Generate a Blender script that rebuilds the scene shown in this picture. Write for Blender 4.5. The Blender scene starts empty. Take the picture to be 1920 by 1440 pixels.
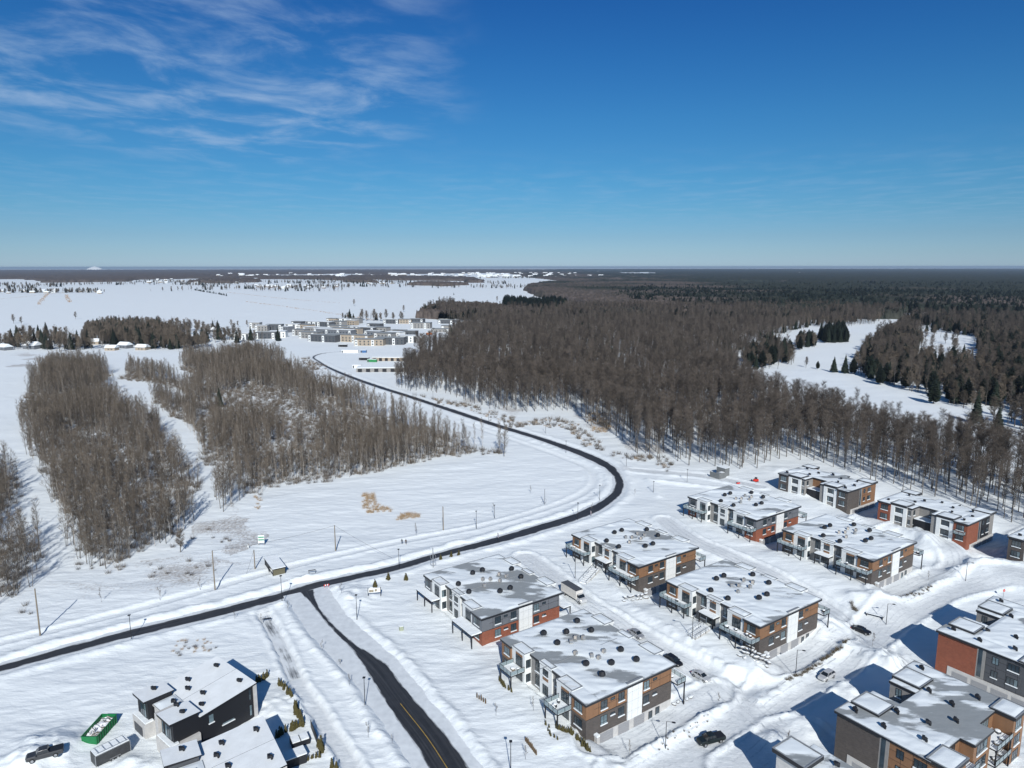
import bpy, bmesh, math, random
import numpy as np
from mathutils import Vector, Matrix
random.seed(7); rng=np.random.default_rng(7)
R=math.radians
# ------------------------------------------------------------ camera, sky, sun, exposure
H=90.0; FPX=1330.0; HY=500.0
PITCH=math.atan((720-HY)/FPX)
SC=bpy.context.scene
cd=bpy.data.cameras.new('camera'); cam=bpy.data.objects.new('camera',cd); SC.collection.objects.link(cam)
cam.location=(0,0,H); cam.rotation_euler=(R(90)-PITCH,0,0)
cam.rotation_euler.rotate_axis('Z',R(-0.05))
cd.sensor_fit='HORIZONTAL'; cd.sensor_width=36.0; cd.lens=36.0*FPX/1920.0
cd.clip_start=1.0; cd.clip_end=200000.0
SC.camera=cam
SUN_AZ=96.4   # direction the shadows run, maths angle
SUN_EL=33.0
W=bpy.data.worlds.new("World"); SC.world=W; W.use_nodes=True
def world():
    nt=W.node_tree; N=nt.nodes; L=nt.links; N.clear()
    out=N.new('ShaderNodeOutputWorld'); bg=N.new('ShaderNodeBackground'); bg.inputs['Strength'].default_value=0.08
    sky=N.new('ShaderNodeTexSky'); sky.sky_type='NISHITA'; sky.sun_disc=False
    sky.sun_elevation=R(SUN_EL); sky.sun_rotation=R(173.6)
    sky.altitude=100; sky.air_density=1.0; sky.dust_density=0.25; sky.ozone_density=2.4
    hs=N.new('ShaderNodeHueSaturation'); hs.inputs['Saturation'].default_value=1.04; hs.inputs['Hue'].default_value=0.497
    L.new(sky.outputs[0],hs.inputs['Color'])
    # a cold clear winter sky: deeper blue overhead than the standard air gives
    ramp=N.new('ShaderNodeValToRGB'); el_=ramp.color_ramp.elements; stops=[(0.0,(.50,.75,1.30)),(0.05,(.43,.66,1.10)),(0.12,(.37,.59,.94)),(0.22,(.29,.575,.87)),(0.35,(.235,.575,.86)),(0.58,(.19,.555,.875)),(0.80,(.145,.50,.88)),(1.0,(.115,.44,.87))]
    # (above the frame, all round, the sky is lifted paler as added shadow fill)
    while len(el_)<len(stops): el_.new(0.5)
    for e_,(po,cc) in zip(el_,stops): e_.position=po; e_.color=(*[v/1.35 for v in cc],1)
    tc=N.new('ShaderNodeTexCoord'); sep=N.new('ShaderNodeSeparateXYZ'); L.new(tc.outputs['Generated'],sep.inputs[0])
    def m(op,a,b=None,c=None,clamp=False):
        n=N.new('ShaderNodeMath'); n.operation=op; n.use_clamp=clamp
        for i,v in enumerate((a,b,c)):
            if v is None: continue
            if isinstance(v,(int,float)): n.inputs[i].default_value=v
            else: L.new(v,n.inputs[i])
        return n.outputs[0]
    x,y,z=sep.outputs
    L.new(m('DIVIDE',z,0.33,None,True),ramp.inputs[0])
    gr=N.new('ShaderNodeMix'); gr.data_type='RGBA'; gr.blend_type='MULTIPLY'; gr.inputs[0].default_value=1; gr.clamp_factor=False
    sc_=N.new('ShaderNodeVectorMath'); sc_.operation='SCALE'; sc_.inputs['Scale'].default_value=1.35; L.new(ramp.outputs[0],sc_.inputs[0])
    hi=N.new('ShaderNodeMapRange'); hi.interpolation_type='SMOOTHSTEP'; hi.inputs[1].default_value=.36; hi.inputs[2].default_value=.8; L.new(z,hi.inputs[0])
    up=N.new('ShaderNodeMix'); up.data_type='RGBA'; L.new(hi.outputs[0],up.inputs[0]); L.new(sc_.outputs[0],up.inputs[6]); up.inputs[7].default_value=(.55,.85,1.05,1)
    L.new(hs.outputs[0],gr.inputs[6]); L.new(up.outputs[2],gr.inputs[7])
    # thin high cloud on a plane far above
    zz=m('MAXIMUM',z,0.02); px=m('DIVIDE',x,zz); py=m('DIVIDE',y,zz)
    cmb=N.new('ShaderNodeCombineXYZ'); L.new(m('MULTIPLY',px,0.8),cmb.inputs[0]); L.new(m('MULTIPLY',py,0.62),cmb.inputs[1])
    n1=N.new('ShaderNodeTexNoise'); n1.inputs['Scale'].default_value=2.3; n1.inputs['Detail'].default_value=9; n1.inputs['Roughness'].default_value=0.58; n1.inputs['Distortion'].default_value=0.35
    L.new(cmb.outputs[0],n1.inputs['Vector'])
    mr=N.new('ShaderNodeMapRange'); mr.interpolation_type='SMOOTHSTEP'; mr.inputs[1].default_value=0.40; mr.inputs[2].default_value=0.78
    L.new(n1.outputs['Fac'],mr.inputs[0])
    # patch of sky that holds the cloud, by direction
    az=m('ARCTAN2',x,y); el=m('ARCSINE',z)
    def sm(v,a,b):
        n=N.new('ShaderNodeMapRange'); n.interpolation_type='SMOOTHSTEP'; n.inputs[1].default_value=a; n.inputs[2].default_value=b; L.new(v,n.inputs[0]); return n.outputs[0]
    n2=N.new('ShaderNodeTexNoise'); n2.inputs['Scale'].default_value=3.0; n2.inputs['Detail'].default_value=3; L.new(tc.outputs['Generated'],n2.inputs['Vector'])
    wob=m('MULTIPLY',m('SUBTRACT',n2.outputs['Fac'],0.5),0.25)
    msk=m('MULTIPLY',m('SUBTRACT',1.0,sm(m('ADD',az,wob),-0.22,-0.04)),m('MULTIPLY',sm(m('ADD',el,m('MULTIPLY',wob,0.4)),0.13,0.20),m('SUBTRACT',1.0,sm(el,0.42,0.70))))
    thin=m('MULTIPLY',m('MULTIPLY',sm(el,0.03,0.07),m('SUBTRACT',1.0,sm(el,0.10,0.17))),0.16)
    fac=m('MULTIPLY',mr.outputs[0],m('ADD',m('MULTIPLY',msk,0.72),thin),clamp=True)
    mix=N.new('ShaderNodeMix'); mix.data_type='RGBA'; L.new(fac,mix.inputs[0]); L.new(gr.outputs[2],mix.inputs[6]); mix.inputs[7].default_value=(4.6,6.2,8.6,1)
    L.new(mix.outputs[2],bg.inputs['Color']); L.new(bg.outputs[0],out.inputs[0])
world()
sd=bpy.data.lights.new('sun','SUN'); sun=bpy.data.objects.new('sun',sd); SC.collection.objects.link(sun)
sd.energy=4.65; sd.angle=R(0.53); sd.color=(1.0,0.975,0.93)
dv=Vector((math.cos(R(SUN_AZ))*math.cos(R(SUN_EL)),math.sin(R(SUN_AZ))*math.cos(R(SUN_EL)),-math.sin(R(SUN_EL))))
sun.rotation_euler=dv.to_track_quat('-Z','Y').to_euler()
vs=SC.view_settings; vs.view_transform='Standard'; vs.look='None'; vs.gamma=1.0; vs.use_curve_mapping=False; vs.exposure=0.1
SC.cycles.max_bounces=5; SC.cycles.diffuse_bounces=3; SC.cycles.glossy_bounces=2; SC.cycles.transmission_bounces=3; SC.cycles.volume_bounces=0; SC.cycles.transparent_max_bounces=6

# ------------------------------------------------------------ helpers
col=SC.collection
def g(px,py,z=0.0):
    """point of the level z that stood at a pixel of the photograph"""
    u=(px-960)/FPX; v=-(py-720)/FPX
    dy=math.cos(PITCH)+v*math.sin(PITCH); dz=-math.sin(PITCH)+v*math.cos(PITCH)
    t=(z-H)/dz
    return (u*t,dy*t)
def project(X,Y,Z):
    a=Y*math.cos(PITCH)-(Z-H)*math.sin(PITCH); b=Y*math.sin(PITCH)+(Z-H)*math.cos(PITCH)
    return 960+FPX*X/a,720-FPX*b/a
def fade(t): return t*t*t*(t*(t*6-15)+10)
def vnoise(x,y,seed=0):
    x=np.asarray(x,float); y=np.asarray(y,float)
    xi=np.floor(x).astype(np.int64); yi=np.floor(y).astype(np.int64); fx=fade(x-xi); fy=fade(y-yi)
    def h(a,b):
        n=(a*374761393+b*668265263+seed*1274126177)&0xffffffff
        n=((n^(n>>13))*1274126177)&0xffffffff
        return ((n^(n>>16))&0xffff)/65535.0
    return (h(xi,yi)*(1-fx)+h(xi+1,yi)*fx)*(1-fy)+(h(xi,yi+1)*(1-fx)+h(xi+1,yi+1)*fx)*fy
def fbm(x,y,o=4,seed=0,r=0.5):
    s=0;a=1;t=0
    for i in range(o):
        s=s+a*vnoise(x*2**i,y*2**i,seed+i*17); t+=a; a*=r
    return s/t
def inpoly(px,py,poly):
    px=np.asarray(px); py=np.asarray(py); c=np.zeros(px.shape,bool); n=len(poly)
    for i in range(n):
        x1,y1=poly[i]; x2,y2=poly[(i+1)%n]
        if y1==y2: continue
        c^=((y1>py)!=(y2>py))&(px<(x2-x1)*(py-y1)/(y2-y1)+x1)
    return c
def dpoly(x,y,pts):
    """distance to an open polyline and the arc position along it"""
    best=np.full(x.shape,1e9); along=np.zeros(x.shape); s0=0; side=np.zeros(x.shape)
    for (x1,y1),(x2,y2) in zip(pts[:-1],pts[1:]):
        dx=x2-x1; dy=y2-y1; l=math.hypot(dx,dy)
        t=np.clip(((x-x1)*dx+(y-y1)*dy)/(l*l),0,1)
        d=np.hypot(x-x1-t*dx,y-y1-t*dy); k=d<best
        best=np.where(k,d,best); along=np.where(k,s0+t*l,along)
        side=np.where(k,np.sign(dx*(y-y1)-dy*(x-x1)),side); s0+=l
    return best,along,side
def smooth(t,a,b):
    t=np.clip((t-a)/(b-a),0,1); return t*t*(3-2*t)
def catmull(pts,step=2.0):
    P=[np.array(p,float) for p in pts]; P=[2*P[0]-P[1]]+P+[2*P[-1]-P[-2]]; out=[]
    for i in range(1,len(P)-2):
        n=max(2,int(np.linalg.norm(P[i+1]-P[i])/step))
        for k in range(n):
            t=k/n
            out.append(tuple(0.5*((2*P[i])+(-P[i-1]+P[i+1])*t+(2*P[i-1]-5*P[i]+4*P[i+1]-P[i+2])*t*t+(-P[i-1]+3*P[i]-3*P[i+1]+P[i+2])*t**3)))
    out.append(tuple(P[-2])); return out
# ---- materials
MATS={}
def mat(name,colr,rough=0.8,noise=0.0,scale=3.0,bump=0.0,metal=0.0,spec=0.3,bscale=None,col2=None,stretch=None):
    if name in MATS: return MATS[name]
    m=bpy.data.materials.new(name); m.use_nodes=True; nt=m.node_tree; b=nt.nodes['Principled BSDF']
    b.inputs['Base Color'].default_value=(*colr,1); b.inputs['Roughness'].default_value=rough; b.inputs['Metallic'].default_value=metal
    b.inputs['Specular IOR Level'].default_value=spec
    tc=nt.nodes.new('ShaderNodeTexCoord'); src=tc.outputs['Object']
    if stretch:
        mp=nt.nodes.new('ShaderNodeMapping'); mp.inputs['Scale'].default_value=stretch; nt.links.new(src,mp.inputs[0]); src=mp.outputs[0]
    if noise or col2:
        n=nt.nodes.new('ShaderNodeTexNoise'); n.inputs['Scale'].default_value=scale; n.inputs['Detail'].default_value=5; n.inputs['Roughness'].default_value=0.6
        nt.links.new(src,n.inputs['Vector'])
        mr=nt.nodes.new('ShaderNodeMapRange'); mr.inputs[1].default_value=0.3; mr.inputs[2].default_value=0.7; nt.links.new(n.outputs['Fac'],mr.inputs[0])
        mx=nt.nodes.new('ShaderNodeMix'); mx.data_type='RGBA'; nt.links.new(mr.outputs[0],mx.inputs[0])
        mx.inputs[6].default_value=(*[c*(1-noise) for c in colr],1); mx.inputs[7].default_value=(*(col2 or [min(1,c*(1+noise)) for c in colr]),1)
        nt.links.new(mx.outputs[2],b.inputs['Base Color'])
    if bump:
        n=nt.nodes.new('ShaderNodeTexNoise'); n.inputs['Scale'].default_value=bscale or scale*2; n.inputs['Detail'].default_value=6
        nt.links.new(src,n.inputs['Vector']); bp=nt.nodes.new('ShaderNodeBump'); bp.inputs['Strength'].default_value=0.6; bp.inputs['Distance'].default_value=bump
        nt.links.new(n.outputs['Fac'],bp.inputs['Height']); nt.links.new(bp.outputs[0],b.inputs['Normal'])
    MATS[name]=m; return m
def vary(m,lo=.6,hi=1.35):
    nt=m.node_tree; b=nt.nodes['Principled BSDF']; oi=nt.nodes.new('ShaderNodeObjectInfo'); mr=nt.nodes.new('ShaderNodeMapRange'); mr.inputs[3].default_value=lo; mr.inputs[4].default_value=hi; nt.links.new(oi.outputs['Random'],mr.inputs[0])
    src=b.inputs['Base Color'].links[0].from_socket; mx=nt.nodes.new('ShaderNodeMix'); mx.data_type='RGBA'; mx.blend_type='MULTIPLY'; mx.inputs[0].default_value=1; nt.links.new(src,mx.inputs[6]); nt.links.new(mr.outputs[0],mx.inputs[7]); nt.links.new(mx.outputs[2],b.inputs['Base Color']); return m
def brickmat(name,c1,c2,mortar):
    if name in MATS: return MATS[name]
    m=bpy.data.materials.new(name); m.use_nodes=True; nt=m.node_tree; b=nt.nodes['Principled BSDF']; b.inputs['Roughness'].default_value=0.85
    tc=nt.nodes.new('ShaderNodeTexCoord'); sp=nt.nodes.new('ShaderNodeSeparateXYZ'); nt.links.new(tc.outputs['Object'],sp.inputs[0])
    ad=nt.nodes.new('ShaderNodeMath'); nt.links.new(sp.outputs[0],ad.inputs[0]); nt.links.new(sp.outputs[1],ad.inputs[1])
    cb=nt.nodes.new('ShaderNodeCombineXYZ'); nt.links.new(ad.outputs[0],cb.inputs[0]); nt.links.new(sp.outputs[2],cb.inputs[1])
    br=nt.nodes.new('ShaderNodeTexBrick'); br.inputs['Scale'].default_value=1.0; br.inputs['Brick Width'].default_value=0.4; br.inputs['Row Height'].default_value=0.2; br.inputs['Mortar Size'].default_value=0.015
    br.inputs['Color1'].default_value=(*c1,1); br.inputs['Color2'].default_value=(*c2,1); br.inputs['Mortar'].default_value=(*mortar,1)
    nt.links.new(cb.outputs[0],br.inputs['Vector']); 
    n=nt.nodes.new('ShaderNodeTexNoise'); n.inputs['Scale'].default_value=0.7; nt.links.new(tc.outputs['Object'],n.inputs['Vector'])
    mx=nt.nodes.new('ShaderNodeMix'); mx.data_type='RGBA'; mx.blend_type='MULTIPLY'; mx.inputs[0].default_value=0.35
    nt.links.new(br.outputs['Color'],mx.inputs[6]); nt.links.new(n.outputs['Fac'],mx.inputs[7]); nt.links.new(mx.outputs[2],b.inputs['Base Color'])
    bp=nt.nodes.new('ShaderNodeBump'); bp.inputs['Distance'].default_value=0.02; bp.inputs['Strength'].default_value=0.6; nt.links.new(br.outputs['Fac'],bp.inputs['Height']); bp.invert=True
    nt.links.new(bp.outputs[0],b.inputs['Normal']); MATS[name]=m; return m
def snowmat(name,tint,drift=1.0,attr=False,thin=False):
    m=bpy.data.materials.new(name); m.use_nodes=True; nt=m.node_tree; N=nt.nodes; L=nt.links; b=N['Principled BSDF']
    b.inputs['Roughness'].default_value=0.62; b.inputs['Specular IOR Level'].default_value=0.25
    geo=N.new('ShaderNodeNewGeometry')
    mp=N.new('ShaderNodeMapping'); mp.inputs['Rotation'].default_value=(0,0,R(-8)); mp.inputs['Scale'].default_value=(0.35,1.1,1); L.new(geo.outputs['Position'],mp.inputs[0])
    n1=N.new('ShaderNodeTexNoise'); n1.inputs['Scale'].default_value=0.55; n1.inputs['Detail'].default_value=9; n1.inputs['Roughness'].default_value=0.62; L.new(mp.outputs[0],n1.inputs[0])
    n2=N.new('ShaderNodeTexNoise'); n2.inputs['Scale'].default_value=0.03; n2.inputs['Detail'].default_value=5; L.new(geo.outputs['Position'],n2.inputs[0])
    mx=N.new('ShaderNodeMix'); mx.data_type='RGBA'; L.new(n2.outputs['Fac'],mx.inputs[0])
    mx.inputs[6].default_value=(*[c*0.93 for c in tint],1); mx.inputs[7].default_value=(*tint,1)
    last=mx.outputs[2]
    if attr:
        at=N.new('ShaderNodeAttribute'); at.attribute_name='packed'
        n3=N.new('ShaderNodeTexNoise'); n3.inputs['Scale'].default_value=0.9; n3.inputs['Detail'].default_value=6; L.new(geo.outputs['Position'],n3.inputs[0])
        mr=N.new('ShaderNodeMapRange'); mr.inputs[1].default_value=0.3; mr.inputs[2].default_value=0.75; L.new(n3.outputs['Fac'],mr.inputs[0])
        m3=N.new('ShaderNodeMix'); m3.data_type='RGBA'; L.new(mr.outputs[0],m3.inputs[0]); m3.inputs[6].default_value=(0.56,0.595,0.61,1); m3.inputs[7].default_value=(0.69,0.72,0.73,1)
        m2=N.new('ShaderNodeMix'); m2.data_type='RGBA'; L.new(at.outputs['Fac'],m2.inputs[0]); L.new(last,m2.inputs[6]); L.new(m3.outputs[2],m2.inputs[7]); last=m2.outputs[2]
        # dead grass and brush poking through the thin snow
        at2=N.new('ShaderNodeAttribute'); at2.attribute_name='brush'
        n4=N.new('ShaderNodeTexNoise'); n4.inputs['Scale'].default_value=1.1; n4.inputs['Detail'].default_value=8; n4.inputs['Roughness'].default_value=0.75; L.new(geo.outputs['Position'],n4.inputs[0])
        ma=N.new('ShaderNodeMath'); ma.operation='ADD'; L.new(at2.outputs['Fac'],ma.inputs[0]); L.new(n4.outputs['Fac'],ma.inputs[1])
        mr4=N.new('ShaderNodeMapRange'); mr4.inputs[1].default_value=1.0; mr4.inputs[2].default_value=1.35; L.new(ma.outputs[0],mr4.inputs[0])
        m4=N.new('ShaderNodeMix'); m4.data_type='RGBA'; L.new(mr4.outputs[0],m4.inputs[0]); L.new(last,m4.inputs[6]); m4.inputs[7].default_value=(0.22,0.17,0.13,1); last=m4.outputs[2]
    if thin:
        at=N.new('ShaderNodeAttribute'); at.attribute_name='depth'
        n3=N.new('ShaderNodeTexNoise'); n3.inputs['Scale'].default_value=1.1; n3.inputs['Detail'].default_value=9; n3.inputs['Roughness'].default_value=.7; L.new(mp.outputs[0],n3.inputs[0])
        ma=N.new('ShaderNodeMath'); ma.operation='MULTIPLY_ADD'; L.new(n3.outputs['Fac'],ma.inputs[0]); ma.inputs[1].default_value=.24; L.new(at.outputs['Fac'],ma.inputs[2])
        mr=N.new('ShaderNodeMapRange'); mr.interpolation_type='SMOOTHSTEP'; mr.inputs[1].default_value=.085; mr.inputs[2].default_value=.17; L.new(ma.outputs[0],mr.inputs[0])
        mb=N.new('ShaderNodeMix'); mb.data_type='RGBA'; L.new(n3.outputs['Fac'],mb.inputs[0]); mb.inputs[6].default_value=(.20,.215,.22,1); mb.inputs[7].default_value=(.33,.355,.36,1)
        m2=N.new('ShaderNodeMix'); m2.data_type='RGBA'; L.new(mr.outputs[0],m2.inputs[0]); L.new(mb.outputs[2],m2.inputs[6]); L.new(last,m2.inputs[7]); last=m2.outputs[2]
    L.new(last,b.inputs['Base Color'])
    bp=N.new('ShaderNodeBump'); bp.inputs['Strength'].default_value=0.75; bp.inputs['Distance'].default_value=0.30*drift; L.new(n1.outputs['Fac'],bp.inputs['Height'])
    n9=N.new('ShaderNodeTexNoise'); n9.inputs['Scale'].default_value=1.7; n9.inputs['Detail'].default_value=8; n9.inputs['Roughness'].default_value=.7; L.new(geo.outputs['Position'],n9.inputs[0])
    b9=N.new('ShaderNodeBump'); b9.inputs['Strength'].default_value=0.55; b9.inputs['Distance'].default_value=0.16*drift; L.new(n9.outputs['Fac'],b9.inputs['Height']); L.new(bp.outputs[0],b9.inputs['Normal']); L.new(b9.outputs[0],b.inputs['Normal'])
    return m
SNOW=snowmat('snow',(0.765,0.81,0.82),1.0,True)
ROOFSNOW=snowmat('roof_snow',(0.735,0.785,0.80),0.22,False,True)
PILE=snowmat('piled_snow',(0.80,0.84,0.85),0.8)
M_white=mat('white_panel',(0.67,0.69,0.68),0.6,0.05,0.8)
M_black=mat('black_metal',(0.018,0.019,0.022),0.5)
M_gutter=mat('black_fascia',(0.022,0.024,0.028),0.5)
M_coping=mat('grey_coping',(0.22,0.235,0.25),0.6)
M_orange=mat('orange_wood_panel',(0.215,0.118,0.064),0.6,0.12,1.2,stretch=(1,1,0.3))
M_grey=mat('grey_panel',(0.135,0.145,0.16),0.6,0.08,1.0)
M_dkgrey=mat('charcoal_panel',(0.075,0.08,0.088),0.6,0.08,1.0)
M_taupe=mat('taupe_panel',(0.24,0.235,0.225),0.7,0.08,1.0)
M_concrete=mat('concrete',(0.46,0.455,0.44),0.9,0.12,0.8,0.01)
M_brick=brickmat('dark_brick',(0.105,0.088,0.078),(0.075,0.064,0.058),(0.14,0.13,0.12))
M_red=brickmat('red_brick',(0.30,0.088,0.045),(0.24,0.066,0.034),(0.28,0.14,0.09))
M_glass=mat('window_glass',(0.035,0.05,0.06),0.08,0.5,0.35,spec=0.8)
M_curtain=mat('window_glass_pale',(0.13,0.18,0.20),0.12,0.4,0.5,spec=0.7)
M_garage=mat('garage_door_grey',(0.26,0.265,0.275),0.6,0.05,2)
M_membrane=mat('roof_membrane',(0.27,0.29,0.295),0.75,0.1,0.6)
M_wood=mat('weathered_pole_wood',(0.20,0.17,0.13),0.9,0.2,4)
M_beige=mat('beige_metal',(0.42,0.39,0.35),0.6,0.1,2)
M_rock=mat('grey_rock',(0.17,0.165,0.16),0.9,0.35,1.5,0.05)
M_rail=mat('railing_glass',(0.30,0.38,0.40),0.08,spec=0.8); M_rail.node_tree.nodes['Principled BSDF'].inputs['Alpha'].default_value=0.55
M_asph=None
# ---- mesh builder
class MB:
    def __init__(s): s.v=[]; s.f=[]; s.m=[]
    def face(s,idx,mi=0): s.f.append(idx); s.m.append(mi)
    def box(s,x0,x1,y0,y1,z0,z1,mi=0,topm=None):
        n=len(s.v); s.v+=[(x0,y0,z0),(x1,y0,z0),(x1,y1,z0),(x0,y1,z0),(x0,y0,z1),(x1,y0,z1),(x1,y1,z1),(x0,y1,z1)]
        for k,q in enumerate(((0,3,2,1),(4,5,6,7),(0,1,5,4),(1,2,6,5),(2,3,7,6),(3,0,4,7))):
            s.f.append(tuple(n+i for i in q)); s.m.append(topm if (k==1 and topm is not None) else mi)
        return s
    def prism(s,poly,z0,z1,mi=0,topm=None):
        n=len(s.v); k=len(poly); zt=z1 if callable(z1) else (lambda x,y:z1); zb=z0 if callable(z0) else (lambda x,y:z0)
        s.v+=[(x,y,zb(x,y)) for x,y in poly]+[(x,y,zt(x,y)) for x,y in poly]
        s.face(tuple(n+i for i in reversed(range(k))),mi); s.face(tuple(n+k+i for i in range(k)),mi if topm is None else topm)
        for i in range(k): j=(i+1)%k; s.face((n+i,n+j,n+k+j,n+k+i),mi)
        return s
    def tube(s,p0,p1,r0,r1=None,n=6,mi=0,cap=True):
        r1=r0 if r1 is None else r1; p0=Vector(p0); p1=Vector(p1); d=(p1-p0)
        if d.length<1e-6: return s
        d.normalize(); a=d.orthogonal().normalized(); b=d.cross(a); k=len(s.v)
        for p,r in ((p0,r0),(p1,r1)):
            for i in range(n):
                t=2*math.pi*i/n; q=p+(a*math.cos(t)+b*math.sin(t))*r; s.v.append(tuple(q))
        for i in range(n): j=(i+1)%n; s.face((k+i,k+j,k+n+j,k+n+i),mi)
        if cap: s.face(tuple(k+i for i in reversed(range(n))),mi); s.face(tuple(k+n+i for i in range(n)),mi)
        return s
    def loft(s,rings,mi=0,cap=True):
        k=len(s.v); n=len(rings[0])
        for r in rings: s.v+=[tuple(p) for p in r]
        for a in range(len(rings)-1):
            for i in range(n): j=(i+1)%n; s.face((k+a*n+i,k+a*n+j,k+(a+1)*n+j,k+(a+1)*n+i),mi)
        if cap: s.face(tuple(k+i for i in reversed(range(n))),mi); s.face(tuple(k+(len(rings)-1)*n+i for i in range(n)),mi)
        return s
    def mesh(s,name,mats):
        me=bpy.data.meshes.new(name); me.from_pydata(s.v,[],s.f)
        for m in (mats if isinstance(mats,(list,tuple)) else [mats]): me.materials.append(m)
        if any(s.m): me.polygons.foreach_set('material_index',s.m)
        me.update(); return me
    def build(s,name,mats,parent=None,loc=None,rot=0,smooth_=False):
        me=s.mesh(name,mats)
        if smooth_: me.polygons.foreach_set('use_smooth',[True]*len(me.polygons))
        return link(name,me,parent,loc,rot)
def link(name,me,parent=None,loc=None,rot=0,scale=None):
    o=bpy.data.objects.new(name,me); col.objects.link(o)
    if parent: o.parent=parent
    if loc is not None: o.location=loc
    if rot: o.rotation_euler=(0,0,rot)
    if scale is not None: o.scale=scale
    return o
def tag(o,label=None,cat=None,group=None,kind=None):
    if label: o['label']=label
    if cat: o['category']=cat
    if group: o['group']=group
    if kind: o['kind']=kind
    return o
def thing(name,label,cat,loc=(0,0,0),rot=0,group=None):
    return tag(link(name,None,None,loc,rot),label,cat,group)
def copy_tree(o,parent=None):
    c=o.copy(); col.objects.link(c)
    if parent: c.parent=parent
    for ch in list(o.children): copy_tree(ch,c)
    return c
MESHES={}
def cached(key,fn):
    if key not in MESHES: MESHES[key]=fn()
    return MESHES[key]
def npmesh(name,verts,faces,mats,smooth_=True):
    me=bpy.data.meshes.new(name); nv=len(verts); nf=len(faces); k=faces.shape[1]
    me.vertices.add(nv); me.vertices.foreach_set('co',np.asarray(verts,np.float32).ravel())
    me.loops.add(nf*k); me.loops.foreach_set('vertex_index',faces.astype(np.int32).ravel())
    me.polygons.add(nf); me.polygons.foreach_set('loop_start',np.arange(0,nf*k,k,dtype=np.int32)); me.polygons.foreach_set('loop_total',np.full(nf,k,np.int32))
    for m in (mats if isinstance(mats,(list,tuple)) else [mats]): me.materials.append(m)
    me.update(calc_edges=True)
    if smooth_: me.polygons.foreach_set('use_smooth',np.ones(nf,bool))
    me.validate(); return me
# ------------------------------------------------------------ the lie of the land
A_ANG=R(34.7); CA,SA=math.cos(A_ANG),math.sin(A_ANG)
def loc2w(F,u,v): return (F[0]+u*CA-v*SA,F[1]+u*SA+v*CA)
FA={k:g(*p,7.5) for k,p in dict(A1=(902,1157),A2=(1098.6,1318),A3=(1198,1060),A4=(1426,1172),A5=(1419,973),A6=(1638,1049)).items()}
FB={'B1':(125.6,254.7),'B2':(148.7,220.3),'B3':(171.8,185.9)}
FC={'C1':(98.2,152.8),'C2':(61.1,122.7),'C3':(45.6,111.9)}
ctrl=[]
for k,F in FA.items():
    for u,v,z in [(-3,2,-.2),(-3,9,-.1),(-3,15,-.1),(-3,22,0),(-3,28,0),(12,33,0),(-6,-3,-.5),(0,-1.5,-.6)]: ctrl.append((*loc2w(F,u,v),z))
    if k=='A1':
        for u,v,z in [(8,-2,-.4),(20,-2,0),(27,10,0),(27,25,0)]: ctrl.append((*loc2w(F,u,v),z))
    else:
        for u,v,z in [(5,-1,-3.1),(9,-3,-3.2),(12,-1,-3.2),(16,-1,-3.1),(16,-6,-3.2),(20,-2,-2.6),(27,2,-2.0 if k!='A3' else -1),(27,14,-.6),(28,26,-.1),(6,-7,-3.2)]: ctrl.append((*loc2w(F,u,v),z))
for k,F in FB.items():
    for u,v,z in [(-4,3,-.3),(-4,10,-.1),(-4,16,0),(-4,24,0),(-4,30,0),(12,34,0),(26,30,0),(26,16,-.5),(4,-2,-2.4),(8,-3,-3.1),(14,-4,-3.2),(20,-4,-3.2),(10,-8,-3.2)]: ctrl.append((*loc2w(F,u,v),z))
for p in [(1300,1390),(1400,1400),(1450,1300),(1550,1250),(1600,1180),(1700,1120),(1800,1100),(1880,1120),(1500,1230),(1640,1190),(1350,1330),(1250,1420),(1760,1060),(1480,1340),(1400,1290),(1560,1420),(1660,1270),(1750,1150),(1900,1160)]: ctrl.append((*g(*p,-3.2),-3.2))
for p,z in [((1040,1085),0),((1075,1120),-.2),((1130,1155),-.6),((1190,1190),-1.1),((1245,1235),-1.7),((1315,1275),-2.5),((1290,1010),0),((1345,1030),-.2),((1420,1060),-.8),((1500,1110),-1.6),((1560,1145),-2.4),((1000,1050),0),((1240,960),0),((1250,880),0),((1350,900),0),((1150,880),0),((900,1120),0),((850,1220),0),((900,1300),-.2),((980,1400),-.6),((1060,1440),-1.2),((1700,1020),-3.0),((1860,1060),-3.1)]: ctrl.append((*g(*p,z),z))
for F in FC.values():
    for u,v in [(0,3),(15,4),(30,3),(-3,-10),(-3,-20),(33,-10),(15,-26)]: ctrl.append((*loc2w(F,u,v),-3.2))
ctrl=np.array(ctrl)
def elev(x,y):
    x=np.asarray(x,float); y=np.asarray(y,float); s=np.zeros(x.shape); w0=1/(30.0**4); t=np.full(x.shape,w0)
    near=(np.hypot(x-80,y-175)<190)
    if near.any():
        xn=x[near]; yn=y[near]; a=np.zeros(xn.shape); b=np.full(xn.shape,w0)
        for cx,cy,cz in ctrl:
            w=1/(((xn-cx)**2+(yn-cy)**2+4)**2); a+=w*cz; b+=w
        s[near]=a/b
    d=np.hypot(x-80,y-175); return s*(1-smooth(d,150,190))
P=lambda pts,z=0:[g(a,b,z) for a,b in pts]
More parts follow.
